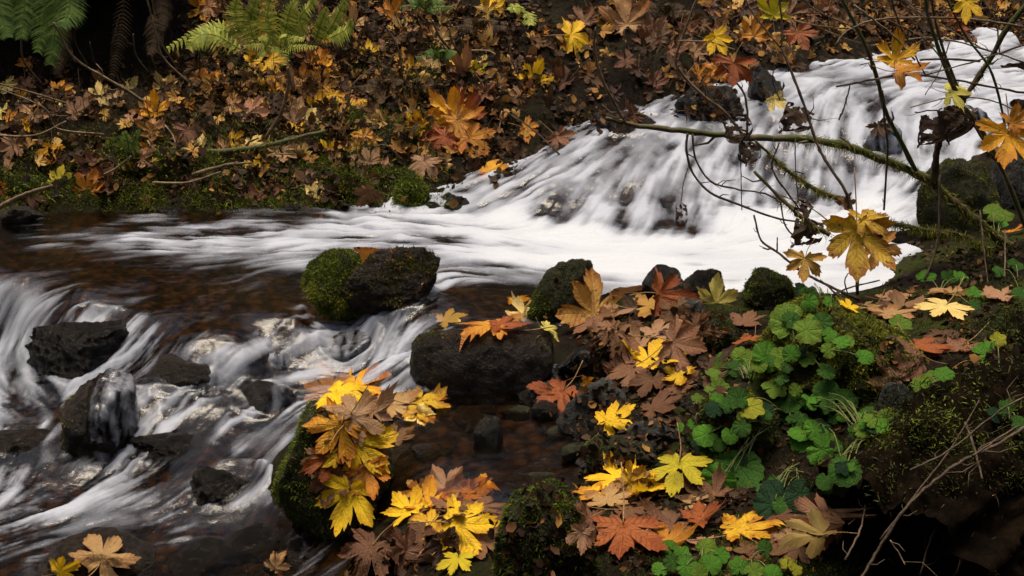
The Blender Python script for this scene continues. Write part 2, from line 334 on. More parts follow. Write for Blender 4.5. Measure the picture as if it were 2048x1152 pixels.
# dry ground points
G_PTS = [
 (0, 430, 'z', .03), (0, 380, 'y', 9.0), (0, 300, 'y', 9.3), (0, 225, 'y', 9.7), (120, 400, 'y', 8.95), (120, 340, 'y', 9.15), (120, 270, 'y', 9.5), (110, 205, 'y', 9.85), (300, 400, 'y', 8.95), (300, 340, 'y', 9.15), (300, 260, 'y', 9.55), (310, 180, 'y', 10.0),
 (450, 400, 'y', 8.9), (450, 330, 'y', 9.2), (450, 250, 'y', 9.6), (460, 170, 'y', 10.05), (600, 405, 'y', 8.9), (600, 300, 'y', 9.4), (600, 200, 'y', 9.9), (600, 100, 'y', 10.5), (600, 0, 'y', 11.2), (480, 90, 'y', 10.8), (480, 0, 'y', 11.4),
 (760, 400, 'y', 8.95), (760, 300, 'y', 9.4), (760, 200, 'y', 9.9), (760, 100, 'y', 10.5), (760, 0, 'y', 11.2), (900, 405, 'y', 8.95), (900, 330, 'y', 9.3), (900, 230, 'y', 9.8), (900, 100, 'y', 10.5), (900, 0, 'y', 11.2),
 (1000, 350, 'y', 9.3), (1050, 290, 'y', 9.65), (1050, 180, 'y', 10.1), (1050, 80, 'y', 10.65), (1050, 0, 'y', 11.2), (1180, 240, 'y', 9.95), (1180, 150, 'y', 10.3), (1200, 60, 'y', 10.9), (1200, 0, 'y', 11.4), (1320, 205, 'y', 10.15), (1320, 130, 'y', 10.5),
 (1400, 180, 'y', 10.4), (1400, 100, 'y', 10.9), (1400, 0, 'y', 11.6), (1510, 140, 'y', 10.8), (1600, 120, 'y', 11.1), (1600, 60, 'y', 11.5), (1600, 0, 'y', 12.0), (1700, 90, 'y', 11.5), (1760, 50, 'y', 12.0), (1900, 70, 'y', 12.6), (1900, 0, 'y', 13.2), (2048, 50, 'y', 13.2), (2048, 0, 'y', 13.8),
 # right bank
 (1850, 440, 'y', 8.5), (1960, 400, 'y', 8.6), (2048, 330, 'y', 8.9), (2040, 440, 'y', 8.0), (1960, 480, 'y', 7.8), (1850, 500, 'z', .14), (1780, 560, 'z', .12), (1580, 565, 'z', .05), (1500, 590, 'z', .05), (1380, 585, 'z', .06), (1280, 590, 'z', .05), (1950, 560, 'z', .2), (2048, 540, 'z', .25),
 (1800, 630, 'z', .2), (2000, 630, 'z', .26), (1650, 660, 'z', .26), (1560, 690, 'z', .22), (1730, 700, 'z', .27), (1900, 700, 'z', .28), (2048, 700, 'z', .38), (1600, 770, 'z', .22), (1750, 780, 'z', .24), (1450, 700, 'z', .1), (1400, 640, 'z', .08), (1300, 650, 'z', .04), (1200, 650, 'z', .0),
 (1300, 720, 'z', .02), (1400, 780, 'z', .06), (1200, 780, 'z', -.08), (1300, 830, 'z', -.03), (1500, 860, 'z', .1), (1650, 870, 'z', .14), (1800, 850, 'z', .25), (1400, 900, 'z', .0), (1550, 960, 'z', .03), (1250, 900, 'z', -.08), (1300, 980, 'z', -.03), (1180, 960, 'z', -.1),
 (1200, 1050, 'z', -.04), (1100, 1040, 'z', -.08), (1080, 1120, 'z', -.05), (1000, 1080, 'z', -.15), (900, 1040, 'z', -.16), (880, 1130, 'z', -.22), (780, 1060, 'z', -.3), (740, 1140, 'z', -.38), (1300, 1130, 'z', .0), (1450, 1080, 'z', .02), (1450, 1160, 'z', .03), (1600, 1050, 'z', .06), (1650, 1140, 'z', .1), (1750, 1000, 'z', .16), (1850, 900, 'z', .25), (1850, 1100, 'z', .0), (2048, 900, 'z', .25), (2048, 1100, 'z', .0), (620, 1100, 'z', -.5), (640, 1160, 'z', -.48),
 (820, 790, 'z', -.2), (820, 870, 'z', -.22), (830, 960, 'z', -.24), (700, 790, 'z', -.2), (680, 900, 'z', -.25), (590, 900, 'z', -.33), (560, 1000, 'z', -.48),
]
G_XYZ = [  # hill slopes beyond the picture, some raised only to block sky light: the far hillside goes on up, the near bank comes to the photographer's feet
 (-3.3, 10.9, .50), (-2.6, 10.9, .55), (-4.2, 10.8, .5), (-3.3, 11.5, 1.2), (-2.5, 11.5, 1.15), (-4.4, 11.5, 1.25), (-3.3, 12.0, 2.0), (-4.4, 12.0, 2.1), (-2.2, 12.0, 1.6),
 (0, 13, 2.3), (2, 13.5, 2.1), (4, 14.5, 1.6), (6, 14, 1.5), (-6, 13, 3.0), (-6, 9, .4), (-6, 6.5, -.2), (-6, 4.5, -.5), (-4, 4.4, -.62), (-2.2, 4.2, -.62), (-1, 4.0, -.4),
 (0, 16, 4.6), (4, 17, 3.8), (-5, 16, 5.4), (8, 16, 3.4), (6, 11, .9), (6, 8, .9), (6, 5, 1.0), (4, 8, .5), (4, 5.5, .75), (3, 3.6, .2), (1.5, 3.4, -.1), (0, 3.2, -.1), (0, 1.5, .3), (0, 0, .6), (3, 0, .9), (-3, 0, .3), (-3, 2.5, -.3), (6, 0, 1.4), (-6, 0, .6),
 (0, 24, 10.5), (-9, 22, 10.5), (9, 24, 9.0), (14, 10, 6.6), (14, 0, 7.0), (-14, 10, 6.0), (-14, 0, 6.5), (0, -3, 2.2), (0, -7, 6.5), (0, -13, 15), (-9, -6, 6), (9, -6, 7), (-14, 22, 12), (16, 24, 13), (-8, 10, 2.6), (-8, 5, 1.2), (9, 9, 3.0), (9, 4, 3.2), (-16, -10, 14), (16, -10, 15), (0, 34, 21), (-24, 10, 14), (24, 8, 15), (-20, 30, 22), (20, 32, 22),  # includes unseen ravine walls added behind and beside the camera against sky light
]
def solve_pts():
    W = []; G = []
    for u, v, k, val, dep in W_PTS:
        p = at_z(u, v, val) if k == 'z' else at_y(u, v, val)
        W.append(p); G.append(p - np.array([0, 0, dep]))
    for u, v, k, val in G_PTS:
        G.append(at_z(u, v, val) if k == 'z' else at_y(u, v, val))
    for p in G_XYZ: G.append(np.array(p, float))
    return np.array(W), np.array(G)
WP, GP = solve_pts()
def rbf_fit(P, c):
    n = len(P); d = np.sqrt(((P[:, None, :2] - P[None, :, :2]) ** 2).sum(-1) + c * c)
    A = np.zeros((n + 3, n + 3)); A[:n, :n] = d - np.eye(n) * .012; Q = np.c_[np.ones(n), P[:, :2]]
    A[:n, n:] = Q; A[n:, :n] = Q.T
    return np.linalg.solve(A, np.r_[P[:, 2], 0, 0, 0]), P[:, :2].copy(), c
def rbf_eval(fit, x, y):
    w, C, c = fit; sh = x.shape; x = x.ravel(); y = y.ravel(); out = np.zeros(len(x))
    for s in range(0, len(x), 60000):
        X = x[s:s + 60000]; Y = y[s:s + 60000]
        d = np.sqrt((X[:, None] - C[None, :, 0]) ** 2 + (Y[:, None] - C[None, :, 1]) ** 2 + c * c)
        out[s:s + 60000] = d @ w[:-3] + w[-3] + w[-2] * X + w[-1] * Y
    return out.reshape(sh)
FIT_G = rbf_fit(GP, .12); FIT_W = rbf_fit(WP, .10)

# rectilinear grid, 2 cm in the middle, coarser to the hills
def axis(a, b, step, lo, hi):
    core = list(np.arange(a, b + 1e-6, step)); out = []; s = step; x = a
    while x > lo: s *= 1.22; x -= s; out.append(x)
    out = out[::-1] + core; s = step; x = core[-1]
    while x < hi: s *= 1.22; x += s; out.append(x)
    return np.array(out)
GX = axis(-4.6, 4.6, .022, -60, 60); GY = axis(3.3, 13.4, .022, -50, 70)
# evaluate the smooth field on a coarser grid then refine
def field_on(fit, X, Y):
    cx = np.unique(np.r_[X[::3], X[-1]]); cy = np.unique(np.r_[Y[::3], Y[-1]])
    A, B = np.meshgrid(cx, cy); Z = rbf_eval(fit, A, B)
    T = np.stack([np.interp(X, cx, r) for r in Z]); return np.stack([np.interp(Y, cy, T[:, i]) for i in range(len(X))], 1)
XX, YY = np.meshgrid(GX, GY)
ZG = field_on(FIT_G, GX, GY)
WI = (GX > -5) & (GX < 5)
ZWg = field_on(FIT_W, GX, GY)
# how far the ground lies under water there (for wetness and the bed), limited to the stream's neighbourhood
dmin = np.full(XX.shape, 9.0)
core = (np.abs(XX) < 5) & (YY > 4) & (YY < 13.4)
px, py = XX[core], YY[core]; dd = np.full(px.shape, 9.0)
for p in WP: dd = np.minimum(dd, np.hypot(px - p[0], py - p[1]))
dmin[core] = dd
under = np.clip((ZWg - ZG + .02) / .06, 0, 1) * (dmin < .55)
farbank = np.clip((YY - 8.6) / .6, 0, 1) * np.clip((ZG + .0) / .15, 0, 1)
n_big = fbm(XX * 1.6, YY * 1.6, XX * 0 + 2.2, 3); n_mid = fbm(XX * 5, YY * 5, XX * 0 + 8.1, 4); n_fin = fbm(XX * 18, YY * 18, XX * 0 + 5.5, 4, .6)
fade = np.clip((6 - np.abs(XX)) / 2, 0, 1)
ZG = ZG + fade * ((n_big * .12 + n_mid * .13) * (.25 + 1.5 * farbank) * (1 - .75 * under) + n_fin * (.035 + .03 * farbank)) - .012
# cobbles on the bed
cob = np.clip(fbm(XX * 9, YY * 9, XX * 0 + 1.3, 2) + .08, 0, 1)
ZG = ZG + cob * .10 * under
out_hill = np.clip((np.hypot(XX, YY - 8) - 9) / 10, 0, 1); ZG = ZG + out_hill * n_big * 1.5
ZG = np.minimum(ZG, 30)

nx, ny = len(GX), len(GY)
idx = np.arange(nx * ny).reshape(ny, nx)
F = np.stack([idx[:-1, :-1], idx[:-1, 1:], idx[1:, 1:], idx[1:, :-1]], -1).reshape(-1, 4)
gm_ = fast_mesh('ground', np.stack([XX, YY, ZG], -1).reshape(-1, 3), F)
attr(gm_, 'wet', under.ravel())
attr(gm_, 'mossy', np.clip(.25 + .75 * np.clip((XX - .3) / .8, 0, 1) * (YY < 8) * (YY > 4.6) + .12 * farbank - .25 * (YY > 9), 0, 1).ravel())
ground = tag(obj('ground', gm_, M['soil']), 'dark wet forest soil of the banks and stream bed', kind='structure')

def g_height(x, y):
    i = np.clip(np.searchsorted(GX, x) - 1, 0, nx - 2); j = np.clip(np.searchsorted(GY, y) - 1, 0, ny - 2)
    fx = np.clip((x - GX[i]) / (GX[i + 1] - GX[i]), 0, 1); fy = np.clip((y - GY[j]) / (GY[j + 1] - GY[j]), 0, 1)
    return (ZG[j, i] * (1 - fx) + ZG[j, i + 1] * fx) * (1 - fy) + (ZG[j + 1, i] * (1 - fx) + ZG[j + 1, i + 1] * fx) * fy
def g_normal(x, y, e=.06):
    n = Vector((-(g_height(x + e, y) - g_height(x - e, y)) / (2 * e), -(g_height(x, y + e) - g_height(x, y - e)) / (2 * e), 1)); return n.normalized()
_TS = np.arange(3.0, 20, .05)
def hit_ground(u, v):
    r = ray(u, v); rl = np.linalg.norm(r); P = CAMV + (_TS / rl)[:, None] * r; below = P[:, 2] < g_height(P[:, 0], P[:, 1])
    k = int(np.argmax(below)) if below.any() else len(_TS) - 1
    t = np.linspace(_TS[max(0, k - 1)], _TS[k], 12) / rl; P = CAMV + t[:, None] * r; below = P[:, 2] < g_height(P[:, 0], P[:, 1])
    return P[int(np.argmax(below)) if below.any() else -1]


# ------------------------------------------------------------------ moss: thousands of short leafy strands in one mesh
def strands(points, normals, n_len, width, spread, shades, seg=2):
    """curved strands; returns verts, tris, shade"""
    n = len(points); t = RNG.normal(size=(n, 3)); d = normals + t * spread; d /= np.linalg.norm(d, axis=1, keepdims=True)
    side = np.cross(d, RNG.normal(size=(n, 3))); side /= np.linalg.norm(side, axis=1, keepdims=True) + 1e-9
    droop = np.array([0, 0, -1.0]) * n_len[:, None] * .25
    a = points - side * width[:, None]; b = points + side * width[:, None]
    c = points + d * n_len[:, None] * .6 + side * width[:, None] * .8; c2 = points + d * n_len[:, None] * .6 - side * width[:, None] * .8
    e = points + d * n_len[:, None] + droop
    V = np.stack([a, b, c, c2, e], 1).reshape(-1, 3); i = np.arange(n) * 5
    F = np.concatenate([np.stack([i, i + 1, i + 2], 1), np.stack([i, i + 2, i + 3], 1), np.stack([i + 3, i + 2, i + 4], 1)])
    return V, F, np.repeat(shades, 5)
def sample_mesh(V, T, count, mask=None):
    a, b, c = V[T[:, 0]], V[T[:, 1]], V[T[:, 2]]; nrm = np.cross(b - a, c - a); ar = np.linalg.norm(nrm, axis=1) / 2
    nrm = nrm / (2 * ar[:, None] + 1e-12); w = ar.copy(); cen = (a + b + c) / 3
    if mask is not None: w = w * np.clip(mask(cen, nrm), 0, 1)
    if w.sum() <= 0: return np.zeros((0, 3)), np.zeros((0, 3))
    k = RNG.choice(len(T), count, p=w / w.sum()); r1 = np.sqrt(RNG.random(count))[:, None]; r2 = RNG.random(count)[:, None]
    return (1 - r1) * a[k] + r1 * (1 - r2) * b[k] + r1 * r2 * c[k], nrm[k]
def moss_mesh(name, P, Nn, length, width, mat, parent, spread=.55, kind='stuff', up=.4):
    n = len(P)
    if n == 0: return None
    clump = np.clip(.5 + 1.6 * fbm(P[:, 0] * 22, P[:, 1] * 22, P[:, 2] * 22, 2), 0, 1)
    sh = np.clip(.15 + .55 * clump + RNG.normal(size=n) * .16, 0, 1)
    ln = length * (.45 + .9 * clump) * RNG.uniform(.6, 1.3, n); nn = Nn + np.array([0, 0, up])
    V, F, s = strands(P - Nn * .004, nn / np.linalg.norm(nn, axis=1, keepdims=True), ln, width * RNG.uniform(.7, 1.3, n), spread, sh)
    m = fast_mesh(name, V, F, False); attr(m, 'shade', s); o = obj(name, m, mat, parent)
    if kind: o['kind'] = kind
    return o

# ------------------------------------------------------------------ rocks
def ico(sub):
    bm = bmesh.new(); bmesh.ops.create_icosphere(bm, subdivisions=sub, radius=1)
    V = np.array([v.co[:] for v in bm.verts]); F = np.array([[v.index for v in f.verts] for f in bm.faces]); bm.free(); return V, F
ICO = {3: ico(3), 4: ico(4), 5: ico(5), 6: ico(6)}
ROCK_V, ROCK_F, ROCK_AT, _off = [], [], [], 0; VEILS = []
def rock(name, box, mat, label, e=2.6, depth=.75, sink=.35, seed=0, cuts=5, rough=.10, yaw=0., moss=None, sub=4, yhit=None, shear=0., flat_top=0., lean=0., group=None, taper=0., veil=None):
    """box: the pixels the stone covers; it stands where its lower edge meets the ground"""
    global _off
    u0, v0, u1, v1 = box; uc = (u0 + u1) / 2
    base = hit_ground(uc, v1) if yhit is None else at_y(uc, v1, yhit)
    dist = base[1]; s = dist / FPX / CP
    w = (u1 - u0) * s; D = w * depth; yc = dist + D * .42
    zt = at_y(uc, v0, yc)[2]; zb = base[2] - sink * max(.05, abs(zt - base[2]))
    xc = at_y(uc, (v0 + v1) / 2, yc)[0]
    rs = np.random.default_rng(seed + 31)
    V, Fc = ICO[sub]; p = V.copy()
    rr = (np.abs(p) ** e).sum(1) ** (-1 / e); p = p * rr[:, None]
    for k in range(cuts + 4):
        n = rs.normal(size=3); n[2] *= .7; n /= np.linalg.norm(n); c = rs.uniform(.5, .85)
        dd_ = p @ n; over = np.clip(dd_ - c, 0, None); p = p - over[:, None] * n * .85
    o3 = rs.uniform(0, 40, 3)
    nb = fbm(p[:, 0] * 1.3 + o3[0], p[:, 1] * 1.3 + o3[1], p[:, 2] * 1.3 + o3[2], 3); nf = fbm(p[:, 0] * 5 + o3[2], p[:, 1] * 5 + o3[0], p[:, 2] * 5 + o3[1], 4, .6)
    rid = .5 - np.abs(fbm(p[:, 0] * 2.6 + o3[1], p[:, 1] * 2.6 + o3[2], p[:, 2] * 2.6 + o3[0], 4, .55)) * 2.4
    p = p * (1 + nb * rough * 3.2 + nf * rough * 2.2 - np.clip(rid, 0, 1) * rough * 1.3 + fbm(p[:, 0] * 14 + o3[1], p[:, 1] * 14, p[:, 2] * 14, 4, .65) * rough * .7)[:, None]
    mx = np.abs(p).max(0); lo, hi = p.min(0), p.max(0)
    p = (p - (lo + hi) / 2) / ((hi - lo) / 2)
    if flat_top: p[:, 2] = np.where(p[:, 2] > 0, np.tanh(p[:, 2] * flat_top) / np.tanh(flat_top), p[:, 2])
    p = p * np.array([w / 2, D / 2, (zt - zb) / 2])
    hz = p[:, 2] / ((zt - zb) / 2); p[:, 0] *= 1 - taper * (hz + 1) / 2; p[:, 0] += shear * hz * w / 2; p[:, 1] += lean * p[:, 2]
    cy, sy = math.cos(yaw), math.sin(yaw); p[:, :2] = p[:, :2] @ np.array([[cy, sy], [-sy, cy]])
    c0 = np.array([xc, yc, (zt + zb) / 2]); root = np.array([xc, yc, zb])
    m = fast_mesh(name, p + (c0 - root), Fc); r = obj(name, None); r.location = root; tag(r, label, 'rock', group)
    st = obj('stone', m, M[mat], r); Pw = p + c0
    ROCK_AT.append((xc, yc, w / 2, D / 2)); ROCK_V.append(Pw); ROCK_F.append(Fc + _off); _off += len(Pw)
    if veil: VEILS.append((Pw, Fc, c0, np.array([w / 2, D / 2, (zt - zb) / 2]), veil))
    if moss:
        for (mm, cnt, ln, mask) in moss:
            P, Nn = sample_mesh(p + (c0 - root), Fc, cnt, (lambda c, n: mask((c - (c0 - root)) / np.array([w / 2, D / 2, (zt - zb) / 2]), n)))
            moss_mesh('moss' if mm != 'litter' else 'leaf_scraps', P, Nn, ln, .0017, M[mm], st)
    return r
def top(k=.2, sh=.25): return lambda c, n: (n[:, 2] - k) / sh
def left_top(x=-.1): return lambda c, n: np.clip((x - c[:, 0]) * 4, 0, 1) * np.clip((n[:, 2] + .5) * 2, 0, 1) * (c[:, 2] > -.6)
def patch(seed, thr=.0, up_=-.2):
    return lambda c, n: np.clip((fbm(c[:, 0] * 2 + seed, c[:, 1] * 2, c[:, 2] * 2 + seed, 3) - thr) * 9, 0, 1) * np.clip((n[:, 2] - up_) * 3, 0, 1)

rock('boulder', (602, 500, 728, 606), 'olive_rock', 'boulder with bright green moss dome beside the notch in midstream', 2.4, .9, .5, 1, 3, .08, 0, [('moss', 15000, .022, lambda c, n: np.clip((n[:, 2] + .55) * 3, 0, 1)), ('gold_moss', 3000, .03, lambda c, n: (c[:, 2] < .1) * np.clip((n[:, 2] + .5) * 2, 0, 1))], sub=4, yhit=7.0)
rock('boulder', (682, 497, 884, 612), 'brown_rock', 'dark brown rugged boulder with water curling round its right end', 2.8, .55, .4, 2, 6, .12, 0.1, [('dark_moss', 5000, .014, patch(3, .0, -.1)), ('gold_moss', 2200, .016, patch(8, .03, .1)), ('litter', 1500, .03, top(.2))], sub=6, yhit=6.95)
rock('boulder', (1046, 522, 1200, 645), 'olive_rock', 'blunt mossy boulder standing in front of the white pool', 3.2, .6, .4, 3, 6, .07, .15, [('dark_moss', 9000, .012, lambda c, n: np.clip((n[:, 2] - .05) * 3, 0, 1) + .35), ('moss', 1800, .016, lambda c, n: (c[:, 0] < -.2) * (c[:, 2] < .3) * (c[:, 2] > -.5) * 1.0)], sub=5, shear=.25, taper=.3)
rock('boulder', (1283, 528, 1372, 600), 'black_rock', 'pointed wet black rock at the near edge of the pool', 2.2, .8, .4, 4, 6, .12)
rock('boulder', (1362, 540, 1450, 602), 'black_rock', 'low glossy black rock right of the pointed one', 2.4, .8, .4, 5, 5, .12, 0, [('dark_moss', 700, .012, top(.5))])
rock('boulder', (812, 655, 1116, 805), 'brown_rock', 'broad flat topped wet boulder with a steep black front', 4.2, .62, .25, 6, 3, .045, -.05, [('moss', 1600, .012, lambda c, n: np.clip((-.45 - c[:, 0]) * 5, 0, 1) * np.clip((n[:, 2] - .1) * 3, 0, 1) * np.clip(1.2 + c[:, 1], 0, 1)), ('dark_moss', 2200, .010, lambda c, n: np.clip((np.abs(c[:, 0]) - .6) * 4, 0, 1) * np.clip(n[:, 2] + .3, 0, 1)), ('dark_moss', 2600, .009, top(.6)), ('litter', 500, .025, top(.5))], sub=6, flat_top=1.6)
rock('boulder', (38, 642, 296, 792), 'black_rock', 'square black wet boulder at the left beside the small fall', 3.8, .6, .3, 7, 5, .09, .1, sub=6)
rock('boulder', (82, 750, 320, 958), 'brown_rock', 'steep brown boulder in the lower left rapids', 2.5, .8, .3, 8, 6, .11, 0, [('gold_moss', 1800, .012, lambda c, n: np.clip((-.3 - c[:, 0]) * 4, 0, 1) * np.clip((n[:, 2] + .3) * 2, 0, 1)), ('dark_moss', 1500, .010, patch(4, .03))], sub=5, taper=.35, veil=(-.1, .8))
rock('stone', (522, 706, 592, 766), 'black_rock', 'small round wet stone at the top of the white chute', 2.3, .9, .4, 9, veil=(-1, .6))
rock('stone', (636, 668, 757, 752), 'black_rock', 'dark green black stone parting the two white chutes', 2.6, .8, .4, 10, 5, .09, 0, [('dark_moss', 600, .009, patch(2, .02))], veil=(-1, .7))
rock('stone', (462, 764, 600, 862), 'black_rock', 'wet black stone with a thin fall pouring off its right side', 2.7, .7, .35, 11, 6, .11, veil=(.1, .8))
rock('boulder', (505, 782, 838, 1075), 'olive_rock', 'large grey boulder with mossy left flank carrying a drift of yellow leaves', 2.7, .85, .25, 12, 6, .07, .1, [('moss', 9000, .017, lambda c, n: np.clip((fbm(c[:, 0] * 2.2, c[:, 1] * 2, c[:, 2] * 2.2, 3) + .12 - c[:, 0] * .35) * 4, 0, 1) * np.clip((n[:, 2] + .6) * 2, 0, 1)), ('dark_moss', 9000, .014, lambda c, n: .5 + 0 * c[:, 0])], sub=5, taper=.5, shear=.12)
rock('stone', (1108, 757, 1256, 858), 'grey_rock', 'rough grey stone under the red folded leaf', 2.5, .8, .35, 13, 6, .09)
rock('stone', (1248, 838, 1362, 902), 'grey_rock', 'pitted dark grey stone right of the lone yellow leaf', 2.6, .8, .35, 14, 6, .08)
rock('stone', (1164, 878, 1318, 948), 'olive_rock', 'smooth greenish grey stone below the lone yellow leaf', 2.7, .8, .35, 15, 3, .05, 0, [('moss', 1200, .010, lambda c, n: np.clip((-.1 - c[:, 0]) * 3, 0, 1) * np.clip(n[:, 2] * 2, 0, 1))])
rock('stone', (945, 826, 1015, 926), 'black_rock', 'wet stone standing in the still brown backwater', 2.4, .8, .35, 16, 6, .12)
rock('stone', (1186, 655, 1262, 752), 'olive_rock', 'dark olive stone behind the bright yellow leaf pile', 2.6, .8, .35, 17, 5, .08)
rock('stone', (1112, 690, 1196, 762), 'black_rock', 'jagged wet black stone right of the flat boulder', 2.3, .8, .35, 18, 7, .16)
rock('boulder', (1828, 318, 2014, 468), 'olive_rock', 'mossy boulder on the right between the pool and a side trickle', 2.5, .8, .35, 19, 4, .08, .2, [('dark_moss', 9000, .016, top(-.3, .4)), ('gold_moss', 5000, .014, patch(6, .0, -.1))], sub=5)
rock('boulder', (1975, 300, 2110, 420), 'black_rock', 'dark wet rock at the right edge with a trickle beside it', 2.6, .8, .35, 20, 6, .1, 0, [('moss', 2500, .018, top(.5))])
rock('boulder', (1492, 128, 1566, 232), 'black_rock', 'upright dark rock at the upper left lip of the cascade', 2.8, .7, .4, 21, 6, .12)
rock('boulder', (1345, 170, 1500, 260), 'black_rock', 'dark wet rock ledge left of the cascade lip', 2.8, .8, .4, 36, 6, .13)
rock('boulder', (1180, 225, 1350, 290), 'brown_rock', 'long dark ledge above the left wing of the cascade', 2.6, .6, .4, 37, 6, .13)
rock('boulder', (1722, 245, 1800, 330), 'black_rock', 'black rock face showing through the falling water', 2.4, .7, .3, 22, 5, .12, yhit=9.62, veil=(-1, .75))
rock('boulder', (1895, 210, 1990, 300), 'black_rock', 'dark hump of rock behind the forked stub in the cascade', 2.4, .7, .3, 38, 5, .12, yhit=9.9, veil=(-1, .8))
rock('boulder', (884, 388, 940, 434), 'black_rock', 'dark rock where the far bank meets the foot of the cascade', 2.4, .8, .4, 23, 6, .13)
rock('boulder', (-30, 408, 88, 470), 'brown_rock', 'brown wet rock at the left edge of the far shore', 2.5, .8, .4, 24, 6, .12)
rock('boulder', (980, 962, 1200, 1200), 'olive_rock', 'rounded boulder furred with dark green moss at the bottom of the scene', 2.4, 1.0, .3, 25, 3, .08, 0, [('dark_moss', 13000, .016, top(-.5, .4)), ('moss', 9000, .020, patch(5, -.03, -.2))], sub=5)
rock('boulder', (1490, 535, 1600, 620), 'olive_rock', 'mossy rock at the right end of the pool edge', 2.4, .9, .4, 26, 4, .1, 0, [('moss', 3200, .017, top(.1)), ('dark_moss', 2500, .017, top(-.4))])
rock('stone', (1392, 632, 1482, 706), 'olive_rock', 'dark mossy stone left of the reddish standing leaf', 2.4, .9, .4, 27, 4, .1, 0, [('dark_moss', 3500, .014, top(-.2))])
rock('stone', (440, 1048, 570, 1128), 'black_rock', 'black wet stone in the shadow of the leaf covered boulder', 2.6, .8, .4, 28, 6, .1)
rock('stone', (520, 1098, 620, 1160), 'brown_rock', 'angular olive brown stone at the bottom edge', 2.6, .8, .4, 29, 7, .1)
rock('stone', (1748, 766, 1838, 838), 'grey_rock', 'slate grey slab leaning among the green plants', 3.0, .5, .3, 30, 6, .06)
rock('stone', (880, 1040, 960, 1110), 'black_rock', 'black stone under the lower leaf pile', 2.5, .9, .4, 31, 6, .12)
rock('stone', (1060, 800, 1120, 850), 'brown_rock', 'small brown stone at the head of the backwater', 2.5, .9, .4, 32, 6, .12)
rock('stone', (1130, 840, 1185, 880), 'black_rock', 'small black stone left of the lone yellow leaf', 2.5, .9, .4, 33, 6, .12)
rock('stone', (1330, 600, 1420, 650), 'grey_rock', 'grey stone half hidden by fallen leaves near the pool edge', 2.5, .9, .4, 34, 6, .12)
rock('stone', (60, 880, 130, 930), 'brown_rock', 'pale brown wet stone at the foot of the steep boulder', 2.5, .9, .4, 35, 6, .12)
rock('stone', (785, 345, 862, 425), 'olive_rock', 'moss hung rock at the far water line', 2.4, .8, .35, 40, 4, .1, 0, [('moss', 6000, .028, top(-.6, .5))])
rock('stone', (640, 338, 730, 392), 'olive_rock', 'low mossy rock at the far shore left of the moss hung one', 2.4, .8, .35, 41, 4, .1, 0, [('gold_moss', 2600, .022, top(0)), ('dark_moss', 1500, .02, top(-.4))])
rock('stone', (196, 276, 290, 345), 'olive_rock', 'lime green moss hummock on the left far bank', 2.3, .8, .35, 42, 3, .1, 0, [('moss', 5000, .030, top(-.2))])
rock('stone', (300, 300, 392, 370), 'olive_rock', 'dark green moss hummock above the far shore', 2.3, .8, .35, 43, 3, .1, 0, [('dark_moss', 3000, .028, top(-.3)), ('moss', 1600, .026, patch(3))])
rock('stone', (-20, 348, 100, 398), 'olive_rock', 'long mossy hummock at the far left shore', 2.3, .8, .35, 44, 3, .1, 0, [('dark_moss', 3000, .024, top(-.3)), ('moss', 1400, .024, patch(2))])
rock('stone', (790, 225, 880, 290), 'olive_rock', 'moss hummock left of the big orange leaf cluster', 2.3, .8, .35, 45, 3, .1, 0, [('gold_moss', 2500, .026, top(-.2)), ('dark_moss', 2000, .026, top(-.4))])

rock('ledge', (225, 858, 470, 935), 'black_rock', 'low black ledge under the broken water right of the steep boulder', 2.6, .7, .4, 51, 6, .14, .2, sub=5)
rock('ledge', (370, 930, 545, 1035), 'black_rock', 'wet black ledge with streaks of water left of the leaf covered boulder', 2.6, .7, .4, 52, 6, .14, 0, sub=5)
rock('ledge', (290, 712, 440, 790), 'brown_rock', 'smooth brown rock right of the square black boulder', 2.3, .8, .4, 53, 4, .08, 0, sub=5)
rock('ledge', (-40, 860, 105, 930), 'brown_rock', 'brown ledge at the left edge below the small fall', 2.6, .8, .4, 54, 6, .13, 0, sub=4)
rock('ledge', (50, 1062, 330, 1190), 'brown_rock', 'brown wet rock at the bottom left holding a tan leaf', 2.4, .8, .3, 55, 5, .1, 0, sub=5)
rock('ledge', (330, 1085, 480, 1160), 'black_rock', 'flat black rock at the bottom left of the small angular stone', 2.4, .8, .3, 56, 5, .1, 0, sub=4)
rock('ledge', (690, 1075, 850, 1165), 'black_rock', 'black wet rock at the bottom under the dark reddish leaf', 2.4, .8, .3, 57, 6, .12, 0, sub=4)
# loose cobbles and wet pebbles filling the gaps between the larger stones
PEB = [((1060, 800, 1500, 1000), 22, 'in the gaps round the grey stones'), ((845, 795, 1130, 1010), 30, 'in the still brown backwater'), ((1120, 640, 1480, 800), 12, 'under the leaves near the pool edge'), ((420, 1050, 900, 1150), 14, 'at the bottom below the leaf covered boulder'), ((60, 850, 520, 1060), 9, 'under the lower left rapids'), ((560, 640, 840, 770), 7, 'beside the two white chutes'), ((40, 395, 960, 432), 16, 'along the far water line'), ((1250, 560, 1560, 610), 7, 'along the near edge of the pool')]
for (x0, y0, x1, y1), n_, where in PEB:
    for k in range(n_):
        u = random.uniform(x0, x1); v = random.uniform(y0, y1); s = random.uniform(26, 62) * (.75 if v < 450 else 1.35 if 800 < x0 < 1100 else 1)
        mt, cw = random.choice([('black_rock', 'black'), ('brown_rock', 'brown'), ('brown_rock', 'brown')] + ([('grey_rock', 'grey'), ('olive_rock', 'olive')] if x0 > 800 else []))
        rock('cobble', (u - s / 2, v - s * random.uniform(.4, .65), u + s / 2, v), mt, 'small wet %s cobble %s' % (cw, where), random.uniform(2.2, 3), random.uniform(.7, 1), .25 if 800 < x0 < 1100 else .45, 100 + k + int(x0), 5, .1, random.uniform(-.6, .6), sub=3, group='%s cobbles %s' % (cw, where))
